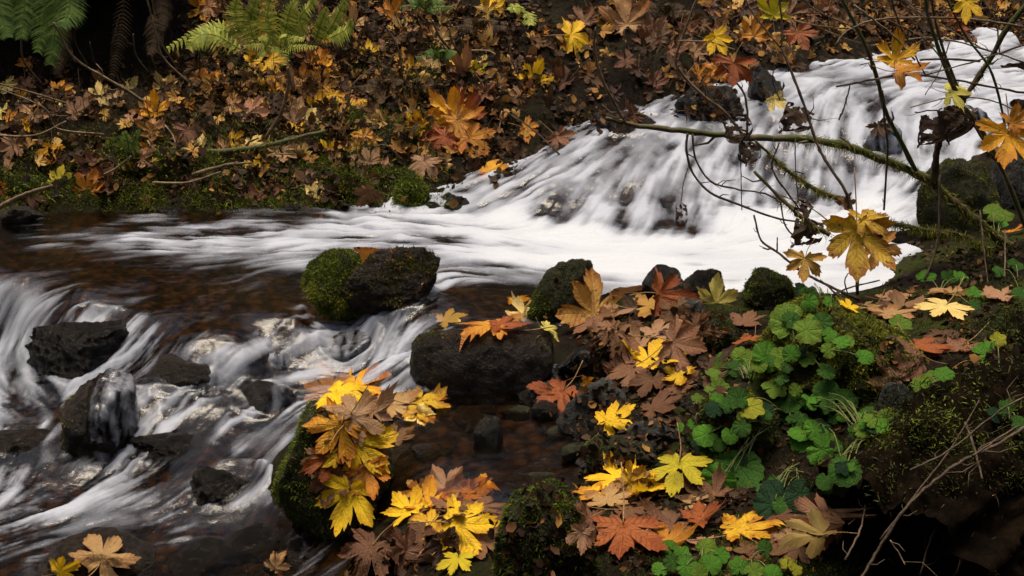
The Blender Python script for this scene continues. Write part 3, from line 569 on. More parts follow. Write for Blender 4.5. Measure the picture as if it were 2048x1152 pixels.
# moss mounds and the rotten log of the right bank
rock('moss_mound', (1496, 612, 1838, 812), 'olive_rock', 'broad mound of golden green moss on the right bank with round leaved plants', 2.3, .85, .35, 60, 3, .12, 0,
     [('gold_moss', 22000, .026, top(-.3, .4)), ('moss', 12000, .024, patch(3, -.05, -.3))], sub=5)
rock('moss_mound', (1380, 775, 1560, 930), 'olive_rock', 'low dark mossy mound under the round green leaves', 2.3, .85, .35, 61, 3, .12, 0, [('moss', 6000, .018, patch(7, -.02, -.1)), ('dark_moss', 6000, .018, top(-.3))], sub=4)
rock('moss_mound', (1690, 820, 1860, 1010), 'olive_rock', 'sloping mossy shoulder between the plants and the rotten log', 2.3, .85, .35, 62, 3, .12, .3, [('gold_moss', 7000, .018, patch(9, -.06, -.3)), ('dark_moss', 6000, .016, top(-.5))], sub=4)
# rotten log, lower right: rough fibrous skin built from a displaced cylinder
def rotten_log():
    a = at_z(1700, 1240, .05); b = at_z(2230, 800, .42); a = np.array(a); b = np.array(b)
    ax = b - a; L_ = np.linalg.norm(ax); ax /= L_; sd = np.cross(ax, [0, 0, 1.]); sd /= np.linalg.norm(sd); upv = np.cross(sd, ax)
    nl, na = 220, 130; V = []
    l = np.linspace(.14, 1.15, nl)[:, None] * np.ones((1, na)); t = np.linspace(0, 2 * np.pi, na, endpoint=False)[None] * np.ones((nl, 1))
    R = .38 * (1 + .5 * fbm(l * 2.4, np.cos(t) * 1.2 + 5, np.sin(t) * 1.2, 3) + .5 * fbm(l * 5, np.cos(t) * 7 + 5, np.sin(t) * 7, 4, .65) + .25 * fbm(l * 26, np.cos(t) * 9, np.sin(t) * 9 + 3, 3))
    P = a + l[..., None] * L_ * ax + (R * np.cos(t))[..., None] * sd + (R * np.sin(t))[..., None] * upv
    idx_ = np.arange(nl * na).reshape(nl, na); j = np.roll(idx_, -1, 1)
    Fq = np.stack([idx_[:-1], j[:-1], j[1:], idx_[1:]], -1).reshape(-1, 4)
    r = obj('rotten_log', None); r.location = a; tag(r, 'dark rotten log with crumbling fibrous wood in the lower right corner', 'log')
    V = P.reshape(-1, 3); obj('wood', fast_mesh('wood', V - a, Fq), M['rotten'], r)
    T = np.concatenate([Fq[:, [0, 1, 2]], Fq[:, [0, 2, 3]]]); ROCK_V.append(V); global _off
    ROCK_F.append(T + _off); _off += len(V)
    Pm, Nm = sample_mesh(V - a, T, 9000, lambda c, n: np.clip((fbm(c[:, 0] * 5, c[:, 1] * 5, c[:, 2] * 5, 2) + .02) * 8, 0, 1) * np.clip((n @ upv - .35) * 3, 0, 1))
    moss_mesh('moss', Pm, Nm, .016, .0017, M['dark_moss'], r)
    Pm, Nm = sample_mesh(V - a, T, 5000); nn = Nm + np.outer(RNG.normal(size=len(Nm)) * 1.2, ax)
    Vs, Fs, s_ = strands(Pm, nn, RNG.uniform(.02, .06, len(Pm)), np.full(len(Pm), .0016), .5, RNG.uniform(0, .55, len(Pm)))
    m = fast_mesh('fibre', Vs, Fs, False); attr(m, 'shade', s_); o = obj('fibre', m, M['dead_fern'], r); o['kind'] = 'stuff'
rotten_log()
BVH = None
def build_bvh():
    global BVH
    BVH = BVHTree.FromPolygons([tuple(p) for p in np.concatenate(ROCK_V)], [tuple(int(i) for i in f) for f in np.concatenate(ROCK_F)])
build_bvh()
def hit(u, v, water=False):
    """first solid place seen through a pixel: (point, normal)"""
    p = hit_ground(u, v); n = g_normal(p[0], p[1]); r = ray(u, v); rl = Vector(r).normalized()
    d0 = np.linalg.norm(p - CAMV); loc, nn, i, d = BVH.ray_cast(Vector(CAMV), rl)
    if loc is not None and d < d0: p = np.array(loc); n = nn.normalized(); d0 = d
    return Vector(p), n
def floor_z(x, y):
    z = float(g_height(np.array([x]), np.array([y]))[0]); loc, nn, i, d = BVH.ray_cast(Vector((x, y, 3.0)), Vector((0, 0, -1)))
    return max(z, loc.z) if loc is not None else z
# ------------------------------------------------------------------ water
WS = .0077
wx = np.arange(-3.6, 4.5, WS); wy = np.arange(4.7, 12.9, WS)
WXX, WYY = np.meshgrid(wx, wy)
def field_n(fit, X, Y, k):
    cx = np.unique(np.r_[X[::k], X[-1]]); cy = np.unique(np.r_[Y[::k], Y[-1]])
    A, B = np.meshgrid(cx, cy); Z = rbf_eval(fit, A, B)
    T = np.stack([np.interp(X, cx, r) for r in Z]); return np.stack([np.interp(Y, cy, T[:, i]) for i in range(len(X))], 1)
ZW = field_n(FIT_W, wx, wy, 7)
# flow lines traced down the stream
FLOW = [
 [(2048, 90), (1900, 120), (1780, 145), (1650, 165), (1570, 200)], [(2000, 170), (1880, 185), (1780, 200), (1745, 240), (1735, 290), (1725, 370), (1700, 420)],
 [(1980, 240), (1900, 270), (1860, 330), (1800, 390), (1700, 440)], [(1830, 200), (1830, 260), (1845, 330), (1810, 380)], [(1640, 165), (1610, 230), (1590, 310), (1570, 400), (1540, 450)], [(1700, 190), (1670, 260), (1650, 340), (1630, 420)],
 [(1570, 190), (1500, 250), (1460, 330), (1430, 420), (1410, 480)], [(1500, 215), (1420, 270), (1360, 360), (1320, 470)], [(1400, 235), (1300, 300), (1240, 390), (1200, 460)], [(1300, 262), (1210, 320), (1130, 400), (1090, 450)], [(1240, 280), (1140, 350), (1040, 400), (970, 435)],
 [(1750, 430), (1550, 470), (1400, 495), (1200, 500), (1000, 470), (850, 455), (700, 450), (500, 445), (300, 450), (100, 450), (-100, 460)],
 [(1650, 530), (1450, 540), (1250, 535), (1080, 520), (950, 490), (800, 475), (650, 480), (520, 490), (400, 485), (250, 480), (100, 490), (-50, 510)],
 [(1050, 560), (980, 545), (920, 535), (860, 550), (800, 575), (760, 600), (730, 640), (680, 660), (600, 675), (540, 700), (480, 740), (420, 775), (350, 820), (290, 870), (240, 930), (170, 980), (80, 1020), (-60, 1060)],
 [(900, 560), (850, 600), (800, 650), (775, 700), (745, 745), (680, 765), (600, 765), (530, 800), (470, 840), (400, 900), (320, 960), (220, 1010), (100, 1050), (0, 1085)],
 [(650, 520), (520, 540), (430, 560), (330, 560), (230, 560), (130, 575), (60, 600), (30, 650), (0, 720)],
 [(560, 560), (470, 600), (400, 650), (340, 710), (300, 770), (220, 790), (150, 810)], [(600, 620), (540, 660), (470, 700), (400, 750), (350, 790)],
 [(520, 880), (470, 930), (420, 980), (330, 1030), (200, 1060), (60, 1090)], [(0, 740), (40, 790), (100, 830), (60, 900), (20, 980), (-40, 1030)], [(300, 880), (250, 940), (180, 980)],
 [(1120, 850), (1000, 880), (930, 930), (860, 960)], [(500, 1080), (300, 1110), (100, 1150)], [(1050, 605), (950, 615), (860, 620)],
]
fpts = []; fdir = []
for ln in FLOW:
    pts = []
    for (u, v) in ln:
        r = ray(u, v); t = np.arange(4.0, 15, .02); P = CAMV + t[:, None] * r / r[1]
        z = rbf_eval(FIT_W, P[:, 0], P[:, 1]); below = P[:, 2] < z
        pts.append(P[int(np.argmax(below))] if below.any() else P[-1])
    sp = smooth_path(pts, 8)
    for a, b in zip(sp[:-1], sp[1:]):
        d = (b - a)[:2]; n = np.linalg.norm(d)
        if n > 1e-6: fpts.append(((a + b) / 2)[:2]); fdir.append(d / n)
fpts = np.array(fpts); fdir = np.array(fdir)
cs = 8
cwx, cwy = wx[::cs], wy[::cs]; CX, CY = np.meshgrid(cwx, cwy)
q = np.c_[CX.ravel(), CY.ravel()]; D = np.zeros(q.shape)
near_w = np.full(len(q), 9.0)
for s in range(0, len(q), 4000):
    d2 = ((q[s:s + 4000, None, :] - fpts[None]) ** 2).sum(-1) + .004
    w = 1 / d2 ** 2; D[s:s + 4000] = w @ fdir
D /= np.linalg.norm(D, axis=1, keepdims=True) + 1e-9
for p in WP: near_w = np.minimum(near_w, np.hypot(q[:, 0] - p[0], q[:, 1] - p[1]))
def up(A):
    T = np.stack([np.interp(wx, cwx, r) for r in A.reshape(CX.shape)]); return np.stack([np.interp(wy, cwy, T[:, i]) for i in range(len(wx))], 1)
DX, DY = up(D[:, 0]), up(D[:, 1]); NW = up(near_w)
# foam amounts observed along the stream (u, v, amount)
FOAM = [
 (2048, 90, .8), (1900, 110, .8), (1760, 130, .8), (1650, 165, .75), (1560, 190, .7), (1980, 180, .8), (1800, 200, .78), (1700, 200, .72), (1600, 210, .66), (1500, 220, .5), (1400, 240, .42), (1300, 265, .36), (1230, 285, .4),
 (1750, 260, .72), (1740, 285, .35), (1650, 260, .7), (1550, 280, .68), (1450, 290, .6), (1350, 310, .62), (1250, 320, .62), (1180, 340, .55), (1100, 370, .6), (1020, 395, .62), (970, 420, .75), (1860, 290, .72), (1900, 300, .8), (1980, 250, .65), (1550, 350, .62), (1450, 380, .55), (1350, 400, .5), (1280, 400, .55), (1200, 400, .68), (1130, 410, .66), (1650, 350, .62), (1720, 350, .5), (1780, 360, .8), (1350, 450, .5), (1250, 440, .62),
 (1000, 435, .95), (1100, 460, .98), (1220, 480, 1), (1300, 490, 1), (1400, 490, 1), (1500, 450, 1), (1600, 440, 1), (1750, 420, .95), (1200, 520, 1), (1350, 530, 1), (1450, 540, .98), (1550, 510, 1), (1650, 530, .95), (1680, 580, .9), (1080, 530, .9), (1000, 510, .92), (1000, 470, .95), (900, 455, .88), (950, 540, .62), (1040, 555, .42), (1000, 580, .12), (900, 500, .9),
 (800, 450, .82), (700, 450, .74), (620, 465, .74), (560, 485, .74), (500, 480, .66), (430, 470, .55), (440, 490, .74), (350, 490, .72), (320, 470, .5), (350, 450, .42), (250, 460, .3), (250, 490, .56), (180, 480, .36), (100, 470, .26), (20, 480, .22), (600, 430, .25), (400, 430, .14), (150, 440, .12), (30, 440, .12),
 (600, 520, .55), (530, 520, .52), (450, 520, .3), (400, 530, .33), (330, 520, .3), (280, 520, .3), (200, 510, .22), (100, 520, .05), (30, 530, .04), (200, 560, .12), (300, 560, .12), (400, 560, .22), (480, 560, .24), (560, 560, .12), (600, 600, .06), (500, 620, .08), (420, 610, .16), (350, 620, .1), (280, 590, .15), (450, 660, .1), (550, 650, .06), (350, 680, .14), (480, 690, .07), (150, 580, .15),
 (30, 570, .3), (120, 590, .3), (30, 620, .55), (80, 630, .36), (0, 680, .55), (10, 740, .68), (30, 790, .7), (90, 790, .55), (150, 800, .4), (60, 850, .5), (20, 900, .3), (100, 900, .18), (100, 940, .3), (200, 770, .45), (280, 740, .25), (230, 750, .45), (300, 790, .33), (330, 750, .1), (400, 740, .12),
 (880, 520, .6), (880, 490, .6), (850, 560, .5), (800, 570, .58), (760, 590, .55), (720, 630, .45), (830, 600, .45), (800, 620, .36), (700, 655, .68), (650, 660, .6), (600, 680, .66), (550, 700, .55), (500, 720, .6), (470, 740, .66), (440, 770, .46), (400, 770, .4), (860, 600, .3), (800, 660, .5), (770, 690, .58), (750, 720, .55), (720, 750, .68), (620, 750, .4), (840, 640, .2),
 (370, 800, .5), (330, 830, .46), (300, 870, .46), (320, 850, .62), (270, 840, .18), (240, 880, .2), (200, 850, .2), (400, 850, .25), (460, 870, .55), (520, 860, .7), (500, 890, .45), (430, 900, .12), (380, 930, .2), (420, 960, .2), (450, 990, .2), (350, 980, .24), (280, 960, .5), (230, 970, .62), (180, 980, .7), (120, 980, .62), (60, 970, .55), (20, 960, .45), (100, 1010, .74), (200, 1010, .62), (50, 1040, .66), (150, 1050, .58), (260, 1040, .55), (320, 1040, .62), (380, 1060, .3), (20, 1080, .42), (100, 1090, .34), (30, 1120, .25), (200, 1090, .2), (300, 1080, .1), (300, 1130, .03), (500, 1080, .03), (60, 1145, .2),
 (1000, 850, .04), (900, 900, .03), (1100, 900, .05), (1000, 980, .03), (950, 600, .06), (900, 620, .08), (860, 900, .03),
]
fp = []
for u, v, a in FOAM:
    if u > 950 and v < 460: a = max(a, .56)
    if v > 500 and u < 600: a = a * (.95 if a > .4 else .70 if v > 700 else 1.0)
    r = ray(u, v); t = np.arange(4.0, 15, .02); P = CAMV + t[:, None] * r / r[1]
    z = rbf_eval(FIT_W, P[:, 0], P[:, 1]); below = P[:, 2] < z
    p = P[int(np.argmax(below))] if below.any() else P[-1]; fp.append((p[0], p[1], a))
fp = np.array(fp); fo = np.zeros(len(q))
for s in range(0, len(q), 4000):
    d2 = ((q[s:s + 4000, None, :] - fp[None, :, :2]) ** 2).sum(-1) + .0015
    w = d2 ** -2.0; fo[s:s + 4000] = (w @ fp[:, 2]) / w.sum(1)
FO = up(fo)
# water piles up and whitens where it meets a stone
ring = np.zeros(WXX.shape)
for (cx_, cy_, hx_, hy_) in ROCK_AT:
    if hx_ < .11: continue
    i0, i1 = np.searchsorted(wx, [cx_ - hx_ * 1.8, cx_ + hx_ * 1.8]); j0, j1 = np.searchsorted(wy, [cy_ - hy_ * 1.8, cy_ + hy_ * 1.8])
    if i1 <= i0 or j1 <= j0: continue
    A_ = np.hypot((WXX[j0:j1, i0:i1] - cx_) / hx_, (WYY[j0:j1, i0:i1] - cy_) / hy_)
    ring[j0:j1, i0:i1] = np.maximum(ring[j0:j1, i0:i1], np.exp(-((A_ - 1.02) / .16) ** 2))
ring *= np.clip(FO / .25, 0, 1) * np.clip(.7 + 2 * fbm(WXX * 9, WYY * 9, WXX * 0 + 4.4, 2), 0, 1.3)
FO = np.clip(FO + ring * .30 * (1 - FO), 0, 1)
# streaks: noise drawn out along the flow (line integral convolution)
def lic(noise, steps, stride):
    acc = noise.copy(); wsum = 1.0; H, Wd = noise.shape
    for sgn in (1, -1):
        jx = np.tile(np.arange(Wd, dtype=np.float32), (H, 1)); jy = np.tile(np.arange(H, dtype=np.float32)[:, None], (1, Wd))
        for k in range(steps):
            ix = np.clip(jx, 0, Wd - 1).astype(np.int32); iy = np.clip(jy, 0, H - 1).astype(np.int32)
            jx += sgn * stride * DX32[iy, ix]; jy += sgn * stride * DY32[iy, ix]
            ix = np.clip(jx, 0, Wd - 1).astype(np.int32); iy = np.clip(jy, 0, H - 1).astype(np.int32)
            w = 1 - (k + 1) / (steps + 1); acc += w * noise[iy, ix]; wsum += w
    return acc / wsum
DX32, DY32 = DX.astype(np.float32), DY.astype(np.float32)
def blur(a, k):
    for ax in (0, 1):
        c = np.cumsum(np.concatenate([np.repeat(np.take(a, [0], ax), k + 1, ax), a, np.repeat(np.take(a, [-1], ax), k, ax)], ax), ax)
        n = a.shape[ax]; a = (np.take(c, range(2 * k + 1, 2 * k + 1 + n), ax) - np.take(c, range(0, n), ax)) / (2 * k + 1)
    return a
def norm(a): return (a - a.mean()) / (a.std() + 1e-9)
n0 = RNG.random(WXX.shape).astype(np.float32)
fine = norm(lic(n0, 11, 1.2))
mid = norm(lic(norm(blur(RNG.random(WXX.shape).astype(np.float32), 3)).astype(np.float32), 12, 1.9))
wide = norm(lic(norm(blur(RNG.random(WXX.shape).astype(np.float32), 9)).astype(np.float32), 11, 3.4))
lump = fbm(WXX * 4.5, WYY * 4.5, WXX * 0 + 3.3, 3)
chop = fbm(WXX * 11, WYY * 11, WXX * 0 + 6.6, 3)
gy, gx = np.gradient(ZW, WS); slope = np.clip(np.hypot(gx, gy), 0, 1.5)
FO = np.clip(FO + .28 * np.clip((blur(slope, 3) - .40) / .4, 0, 1) * (WYY < 8.3) * (1 - FO), 0, 1)      # steep water breaks white
turb = np.clip((FO - .08) / .6, .04, 1)
ZWm = ZW + lump * (.034 + .03 * (WYY > 8.3)) * turb + ring * .022 * turb + chop * (.006 + .016 * np.clip(FO * 2, 0, 1)) * (1 - FO * .6) + (mid * .0034 + fine * .0010 + wide * .0050) * turb
# calm white pool reads almost unbroken, the rest breaks into strands
contrast = .40 * np.clip(FO * 1.7, .1, 1) * (1 - .58 * np.clip((FO - .68) / .25, 0, 1))
low = np.clip((7.35 - WYY) / .3, 0, 1) * (WXX < -.3)       # the broken rapids below the glide are thinner and more torn
FO = FO * (1 - .16 * low); contrast = contrast * (1 + .55 * low)
brk = np.clip(.75 + 2.2 * fbm(WXX * 6, WYY * 6, WXX * 0 + 9.9, 2), .15, 1.5)
f = FO + contrast * brk * (.55 * mid + (.26 + .34 * low) * fine + .42 * wide) + lump * .45 * (FO < .9) * np.clip(FO * 2, 0, 1)
f = np.clip((f - .16) / .72, 0, 1) ** 1.5
glint_fleck = np.clip((fine * .8 + mid * .5 + chop * 3 - 2.9) * .4, 0, .35)  # sparkle on dark water painted in as tiny white foam specks
f = np.clip(np.maximum(f, glint_fleck * (FO > .02)), 0, 1)
f = blur(f, 1)
gh = g_height(WXX.ravel(), WYY.ravel()).reshape(WXX.shape)
keep = (ZWm > gh - .03) & (NW < .48) & (np.abs(WXX) < .40 * WYY + .25) & (ZWm < 2)
kq = keep[:-1, :-1] | keep[:-1, 1:] | keep[1:, 1:] | keep[1:, :-1]
ids = np.arange(WXX.size).reshape(WXX.shape)
FQ = np.stack([ids[:-1, :-1], ids[:-1, 1:], ids[1:, 1:], ids[1:, :-1]], -1)[kq]
used = np.unique(FQ); remap = np.full(WXX.size, -1); remap[used] = np.arange(len(used))
wm = fast_mesh('stream_water', np.stack([WXX, WYY, ZWm], -1).reshape(-1, 3)[used], remap[FQ])
attr(wm, 'foam', f.ravel()[used]); attr(wm, 'bubbles', np.clip(FO + .06 * wide, 0, 1).ravel()[used])
print('water quads', len(FQ))
water = tag(obj('stream_water', wm, M['water']), 'white rushing creek water tumbling over a cascade and away to the left', kind='structure')
def w_height(x, y):
    i = int((x - wx[0]) / WS); j = int((y - wy[0]) / WS)
    if 0 <= i < len(wx) and 0 <= j < len(wy) and keep[j, i]: return ZWm[j, i]
    return -99

# thin films of water running over the stones in the current
for Pw, Fc, c0, half, vl in VEILS:
    q3 = (Pw - c0) / half; nrm = np.zeros(Pw.shape); fn = np.cross(Pw[Fc[:, 1]] - Pw[Fc[:, 0]], Pw[Fc[:, 2]] - Pw[Fc[:, 0]])
    for k in range(3): np.add.at(nrm, Fc[:, k], fn)
    nrm /= np.linalg.norm(nrm, axis=1, keepdims=True) + 1e-9
    on = (q3[:, 0] > vl[0] + .25 * fbm(Pw[:, 2] * 9, Pw[:, 1] * 9, Pw[:, 0] * 3, 2)) & (nrm[:, 2] > -.35)
    if len(vl) > 2: on &= nrm[:, 2] > .55
    st = fbm(Pw[:, 0] * 60, Pw[:, 2] * 2.2, Pw[:, 1] * 2.5, 1) * 1.1 + fbm(Pw[:, 0] * 150, Pw[:, 2] * 5, Pw[:, 1] * 5, 1) * .7 + fbm(Pw[:, 0] * 14, Pw[:, 2] * 6, Pw[:, 1] * 6, 2) * .9
    edge = np.clip((q3[:, 0] - vl[0]) * 2.5, 0, 1) * np.clip((nrm[:, 2] + .35) * 2.5, 0, 1)
    fv = np.clip(vl[1] * .34 - .06 + st * .75, 0, .75) * edge; fk = Fc[on[Fc].all(1)]
    if len(fk) == 0: continue
    us = np.unique(fk); rm = np.full(len(Pw), -1); rm[us] = np.arange(len(us)); lift = .003 + .006 * np.clip(fv, 0, 1)
    vm = fast_mesh('water_film', (Pw + nrm * lift[:, None])[us], rm[fk]); attr(vm, 'foam', fv[us]); attr(vm, 'bubbles', np.full(len(us), .6)); obj('water_film', vm, M['water'], water)

# ------------------------------------------------------------------ maple leaves
HALF = [(0, 1.0), (4, .93), (7, .85), (9.5, .90), (12, .80), (15, .73), (18, .78), (21, .66), (24, .52), (27, .35),
        (30, .50), (33, .67), (36, .79), (39, .76), (42, .88), (45, .86), (50, .99), (54, .88), (57, .83), (60, .88), (63, .76), (67, .70), (70, .72), (73, .59), (77, .45), (80, .33),
        (83, .46), (87, .60), (91, .63), (95, .60), (98, .70), (103, .78), (107, .67), (111, .61), (115, .64), (120, .52), (128, .41), (138, .37), (148, .40), (156, .33), (166, .2), (176, .06)]
AXES = [0, 50, -50, 103, -103]
RINGS = [.10, .25, .42, .60, .80, 1.0]
def leaf_mesh(name, seed, curl=.1, fold=.12, wave=.05, crumple=0., deep=1.0, holes=0., droop=0.):
    rs = np.random.default_rng(seed); lob = {a: rs.uniform(.86, 1.1) for a in AXES}
    th = [a for a, _ in HALF] + [-a for a, _ in reversed(HALF) if a > 0]; rr = [r for _, r in HALF] + [r for a, r in reversed(HALF) if a > 0]
    th = np.array(th, float); rr = np.array(rr, float)
    near = np.array([min(AXES, key=lambda a: abs(a - t)) for t in th])
    rr = np.where(rr < .5, rr * deep, rr) * np.array([lob[a] for a in near]) * rs.uniform(.94, 1.05, len(rr))
    # extra rays hugging each midrib carry the vein ridge
    extra = [(a + s, a) for a in AXES for s in (-1.6, 1.6)]
    order = np.argsort(th); T = th[order]; R = rr[order]
    for e_, a in extra:
        r = np.interp(e_, T, R); k = np.searchsorted(T, e_); T = np.insert(T, k, e_); R = np.insert(R, k, r)
    isax = np.array([min(abs(t - a) for a in AXES) < .01 for t in T])
    nearA = np.array([min(AXES, key=lambda a: abs(a - t)) for t in T])
    n = len(T); V = [(0, 0, 0)]; rim = [0.]; along = [0.]; off = [0.]; vein = [1.]
    ph = rs.uniform(0, 6.28, 6); tw = rs.normal(size=3)
    lobe_bend = {a: rs.normal() * droop + rs.uniform(-.3, .5) * droop for a in AXES}
    for q_ in RINGS:
        for i in range(n):
            a = math.radians(T[i]); r = R[i] * q_; x, y = r * math.sin(a), r * math.cos(a)
            da = math.radians(T[i] - nearA[i]); s_ = r * math.cos(da); d_ = abs(r * math.sin(da))
            z = curl * r * r + fold * (d_ * 1.6) + wave * q_ * q_ * math.sin(3 * a + ph[0] + 5 * r) + wave * .6 * q_ ** 3 * math.sin(9 * a + ph[1])
            z += lobe_bend[nearA[i]] * r * r
            if crumple:
                z += crumple * (math.sin(5 * x + ph[2]) * math.cos(4.3 * y + ph[3]) + .5 * math.sin(11 * x + ph[4]) * math.sin(9 * y + ph[5])) * min(1, r * 1.6)
                x += crumple * .5 * math.sin(6 * y + ph[1]) * r; y += crumple * .5 * math.sin(7 * x + ph[0]) * r
            V.append((x, y, z)); rim.append(q_ ** 3); along.append(s_); off.append(d_); vein.append((1 - .75 * q_) if isax[i] else 0.)
    Fc = []
    for i in range(n - 1): Fc.append((0, 1 + i + 1, 1 + i))
    for k in range(len(RINGS) - 1):
        for i in range(n - 1):
            A = 1 + k * n + i; Fc.append((A, A + 1, A + n + 1, A + n))
    if holes:
        keep_ = []
        for f in Fc:
            c = np.mean([V[i] for i in f], 0); hn = float(fbm(np.array([c[0] * 9 + seed]), np.array([c[1] * 9.]), np.array([.5]), 2)[0])
            if hn < .14 - holes * .12 or rim[f[0]] < .01: keep_.append(f)
        Fc = keep_
    m = mesh_of(name, V, Fc); attr(m, 'rim', rim); attr(m, 'along', along); attr(m, 'off_axis', off); attr(m, 'vein', vein)
    m.materials.append(M['leaf']); return m
def stem_mesh(name, length, bend, r=.016):
    pts = smooth_path([(0, 0, 0), (bend * .2, -length * .45, -.02), (bend, -length, .08)], 4)
    V, Fc = tube(pts, np.linspace(r, r * .8, len(pts)), 5); m = mesh_of(name, V, Fc); m.materials.append(M['stem']); return m
FLAT = [leaf_mesh('blade', 100 + k, .06, .12, .045, .025, [.9, 1.0, .8, 1.1][k % 4], 0, .06) for k in range(4)]
CUP = [leaf_mesh('blade', 200 + k, .24, .22, .09, .05, [.85, 1.0, .75, .95][k % 4], 0, .16) for k in range(4)]
DROOP = [leaf_mesh('blade', 300 + k, -.25, .14, .08, .05, [.9, .8, 1.0, .85][k % 4], 0, .22) for k in range(4)]
CRUMP = [leaf_mesh('blade', 400 + k, .30, .24, .12, .10, 1.1, 0, .3) for k in range(5)]
BIG = [leaf_mesh('blade', 600 + k, .08, .12, .06, .035, [.75, .9, .7][k % 3], 0, .10) for k in range(3)]
def rolled_mesh(name, seed):
    """a dead leaf dried into a loose roll with rotted gaps"""
    rs = np.random.default_rng(seed); nu, nv = 26, 34; V = []; keep_ = []; U, W_ = np.meshgrid(np.linspace(-1, 1, nu), np.linspace(0, 1, nv)); o = rs.uniform(0, 30, 3)
    half = (.42 + .25 * np.sin(W_ * 3.14) + .22 * fbm(W_ * 5 + o[0], U * .7 + o[1], W_ * 0, 2)) * np.sin(np.clip(W_ * 1.05 + .06, 0, 1) * 3.14) ** .55
    x = U * half; tw_ = rs.uniform(1.6, 2.6); ph_ = x * tw_ * 1.7 + W_ * rs.uniform(-1, 1); y = -.2 + 1.15 * W_ + .10 * fbm(U * 3 + o[2], W_ * 4, U * 0, 3)
    X = np.sin(ph_) / tw_ + .16 * fbm(W_ * 4 + o[1], U * 3, U * 0 + 2, 3) + .25 * (W_ - .5) ** 2; Z = (1 - np.cos(ph_)) / tw_ + .22 * fbm(W_ * 4, U * 4 + o[0], U * 0 + 7, 3)
    hole = fbm(U * 3.4 + o[0], W_ * 6 + o[1], U * 0 + 3, 3)
    V = np.stack([X, y, Z], -1).reshape(-1, 3); ix = np.arange(nu * nv).reshape(nv, nu); Fc = [(ix[j, i], ix[j, i + 1], ix[j + 1, i + 1], ix[j + 1, i]) for j in range(nv - 1) for i in range(nu - 1) if hole[j, i] < .10]
    m = mesh_of(name, V, Fc); z0 = np.zeros(nu * nv); attr(m, 'rim', np.abs(U).ravel() ** 3); attr(m, 'along', W_.ravel()); attr(m, 'off_axis', np.abs(x).ravel()); attr(m, 'vein', z0); m.materials.append(M['withered']); return m
HOLED = [rolled_mesh('blade', 500 + k) for k in range(5)]
SHAPES = dict(F=FLAT, C=CUP, D=DROOP, X=CRUMP, B=BIG, H=HOLED)
STEMS = [stem_mesh('stem', L_, b_) for L_, b_ in ((1.0, .2), (.8, -.25), (1.25, .1), (.9, -.1))]
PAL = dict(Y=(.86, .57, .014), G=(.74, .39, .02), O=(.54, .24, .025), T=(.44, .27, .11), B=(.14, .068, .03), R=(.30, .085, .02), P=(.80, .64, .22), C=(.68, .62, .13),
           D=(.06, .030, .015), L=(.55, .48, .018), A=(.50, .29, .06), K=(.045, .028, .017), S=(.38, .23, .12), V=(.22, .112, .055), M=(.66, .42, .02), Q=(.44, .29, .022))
AGE = dict(Y=.55, G=.8, O=.9, T=.8, B=.7, R=.8, P=.35, C=.35, D=.6, L=.3, A=.9, K=.2, S=.5, V=.6, M=1.2, Q=1.3)
def leaf_at(pos, normal, tip, size, col, shape, k, label, group, stem=True, cat='leaf', name='maple_leaf', vary=.12, drape=0., layer=0.):
    """size: breadth of the blade in metres"""
    sc = size / 1.62
    n = Vector(normal).normalized(); t = Vector(tip); t = (t - n * t.dot(n))
    t = t.normalized() if t.length > 1e-5 else Vector((1, 0, 0)); x = t.cross(n)
    r = bpy.data.objects.new(name, None); link(r)
    Mx = Matrix((x, t, n)).transposed().to_4x4(); base = Vector(pos) - t * sc * .28
    r.matrix_world = Matrix.Translation(base) @ Mx @ Matrix.Diagonal((sc * (1 if drape else random.uniform(.82, 1.12)), sc, sc, 1)); r.empty_display_size = .1
    tag(r, label, cat, group)
    me = SHAPES[shape][k % len(SHAPES[shape])]
    if drape:                                       # let the blade sag on to whatever lies under it
        me = me.copy(); n_ = len(me.vertices); co = np.zeros(n_ * 3, np.float32); me.vertices.foreach_get('co', co); co = co.reshape(-1, 3).astype(float)
        co[:, 2] *= .75; B3 = np.array(Mx.to_3x3()); Wd = np.array(base) + (co * sc) @ B3.T; nz = np.array(n)
        gz = g_height(Wd[:, 0], Wd[:, 1]); hgt = (Wd[:, 2] - gz) * max(.35, n.z); up_ = .25
        for i_ in range(n_):
            o_ = Vector(Wd[i_] + nz * up_); loc, q1, q2, dd_ = BVH.ray_cast(o_, -n, .7)
            if loc is not None: hgt[i_] = min(hgt[i_], dd_ - up_)
        flat = co[:, 2] * sc; want = .006 + layer + np.abs(flat) * .55
        sag = np.clip(hgt - want, -.10, .07) * drape
        r2 = np.hypot(co[:, 0], co[:, 1]); sag = np.where(sag > 0, sag * np.clip(.3 + r2, 0, 1), sag)
        co[:, 2] -= sag / sc; me.vertices.foreach_set('co', co.astype(np.float32).ravel()); me.update()
    b = obj('blade', me, None, r)
    c = PAL[col]; f_ = random.uniform(1 - vary, 1 + vary); g_ = random.uniform(1 - vary * .5, 1 + vary * .5)
    b.color = (min(1, c[0] * f_), min(1, c[1] * f_ * g_), c[2] * f_, 1); b['aging'] = AGE[col] * random.uniform(.7, 1.2)
    if stem: obj('stem', STEMS[k % len(STEMS)], None, r)
    return r
def px_dir(rot):
    """world direction that points 'rot' degrees clockwise from up in the picture plane"""
    a = math.radians(rot); return Vector((math.sin(a), math.cos(a) * SP, math.cos(a) * CP))
TOCAM = Vector((0, -CP, SP))
PROBE = [(0, .95), (.72, .6), (-.72, .6), (.65, -.12), (-.65, -.12), (0, .3), (.3, .3), (-.3, .3)]
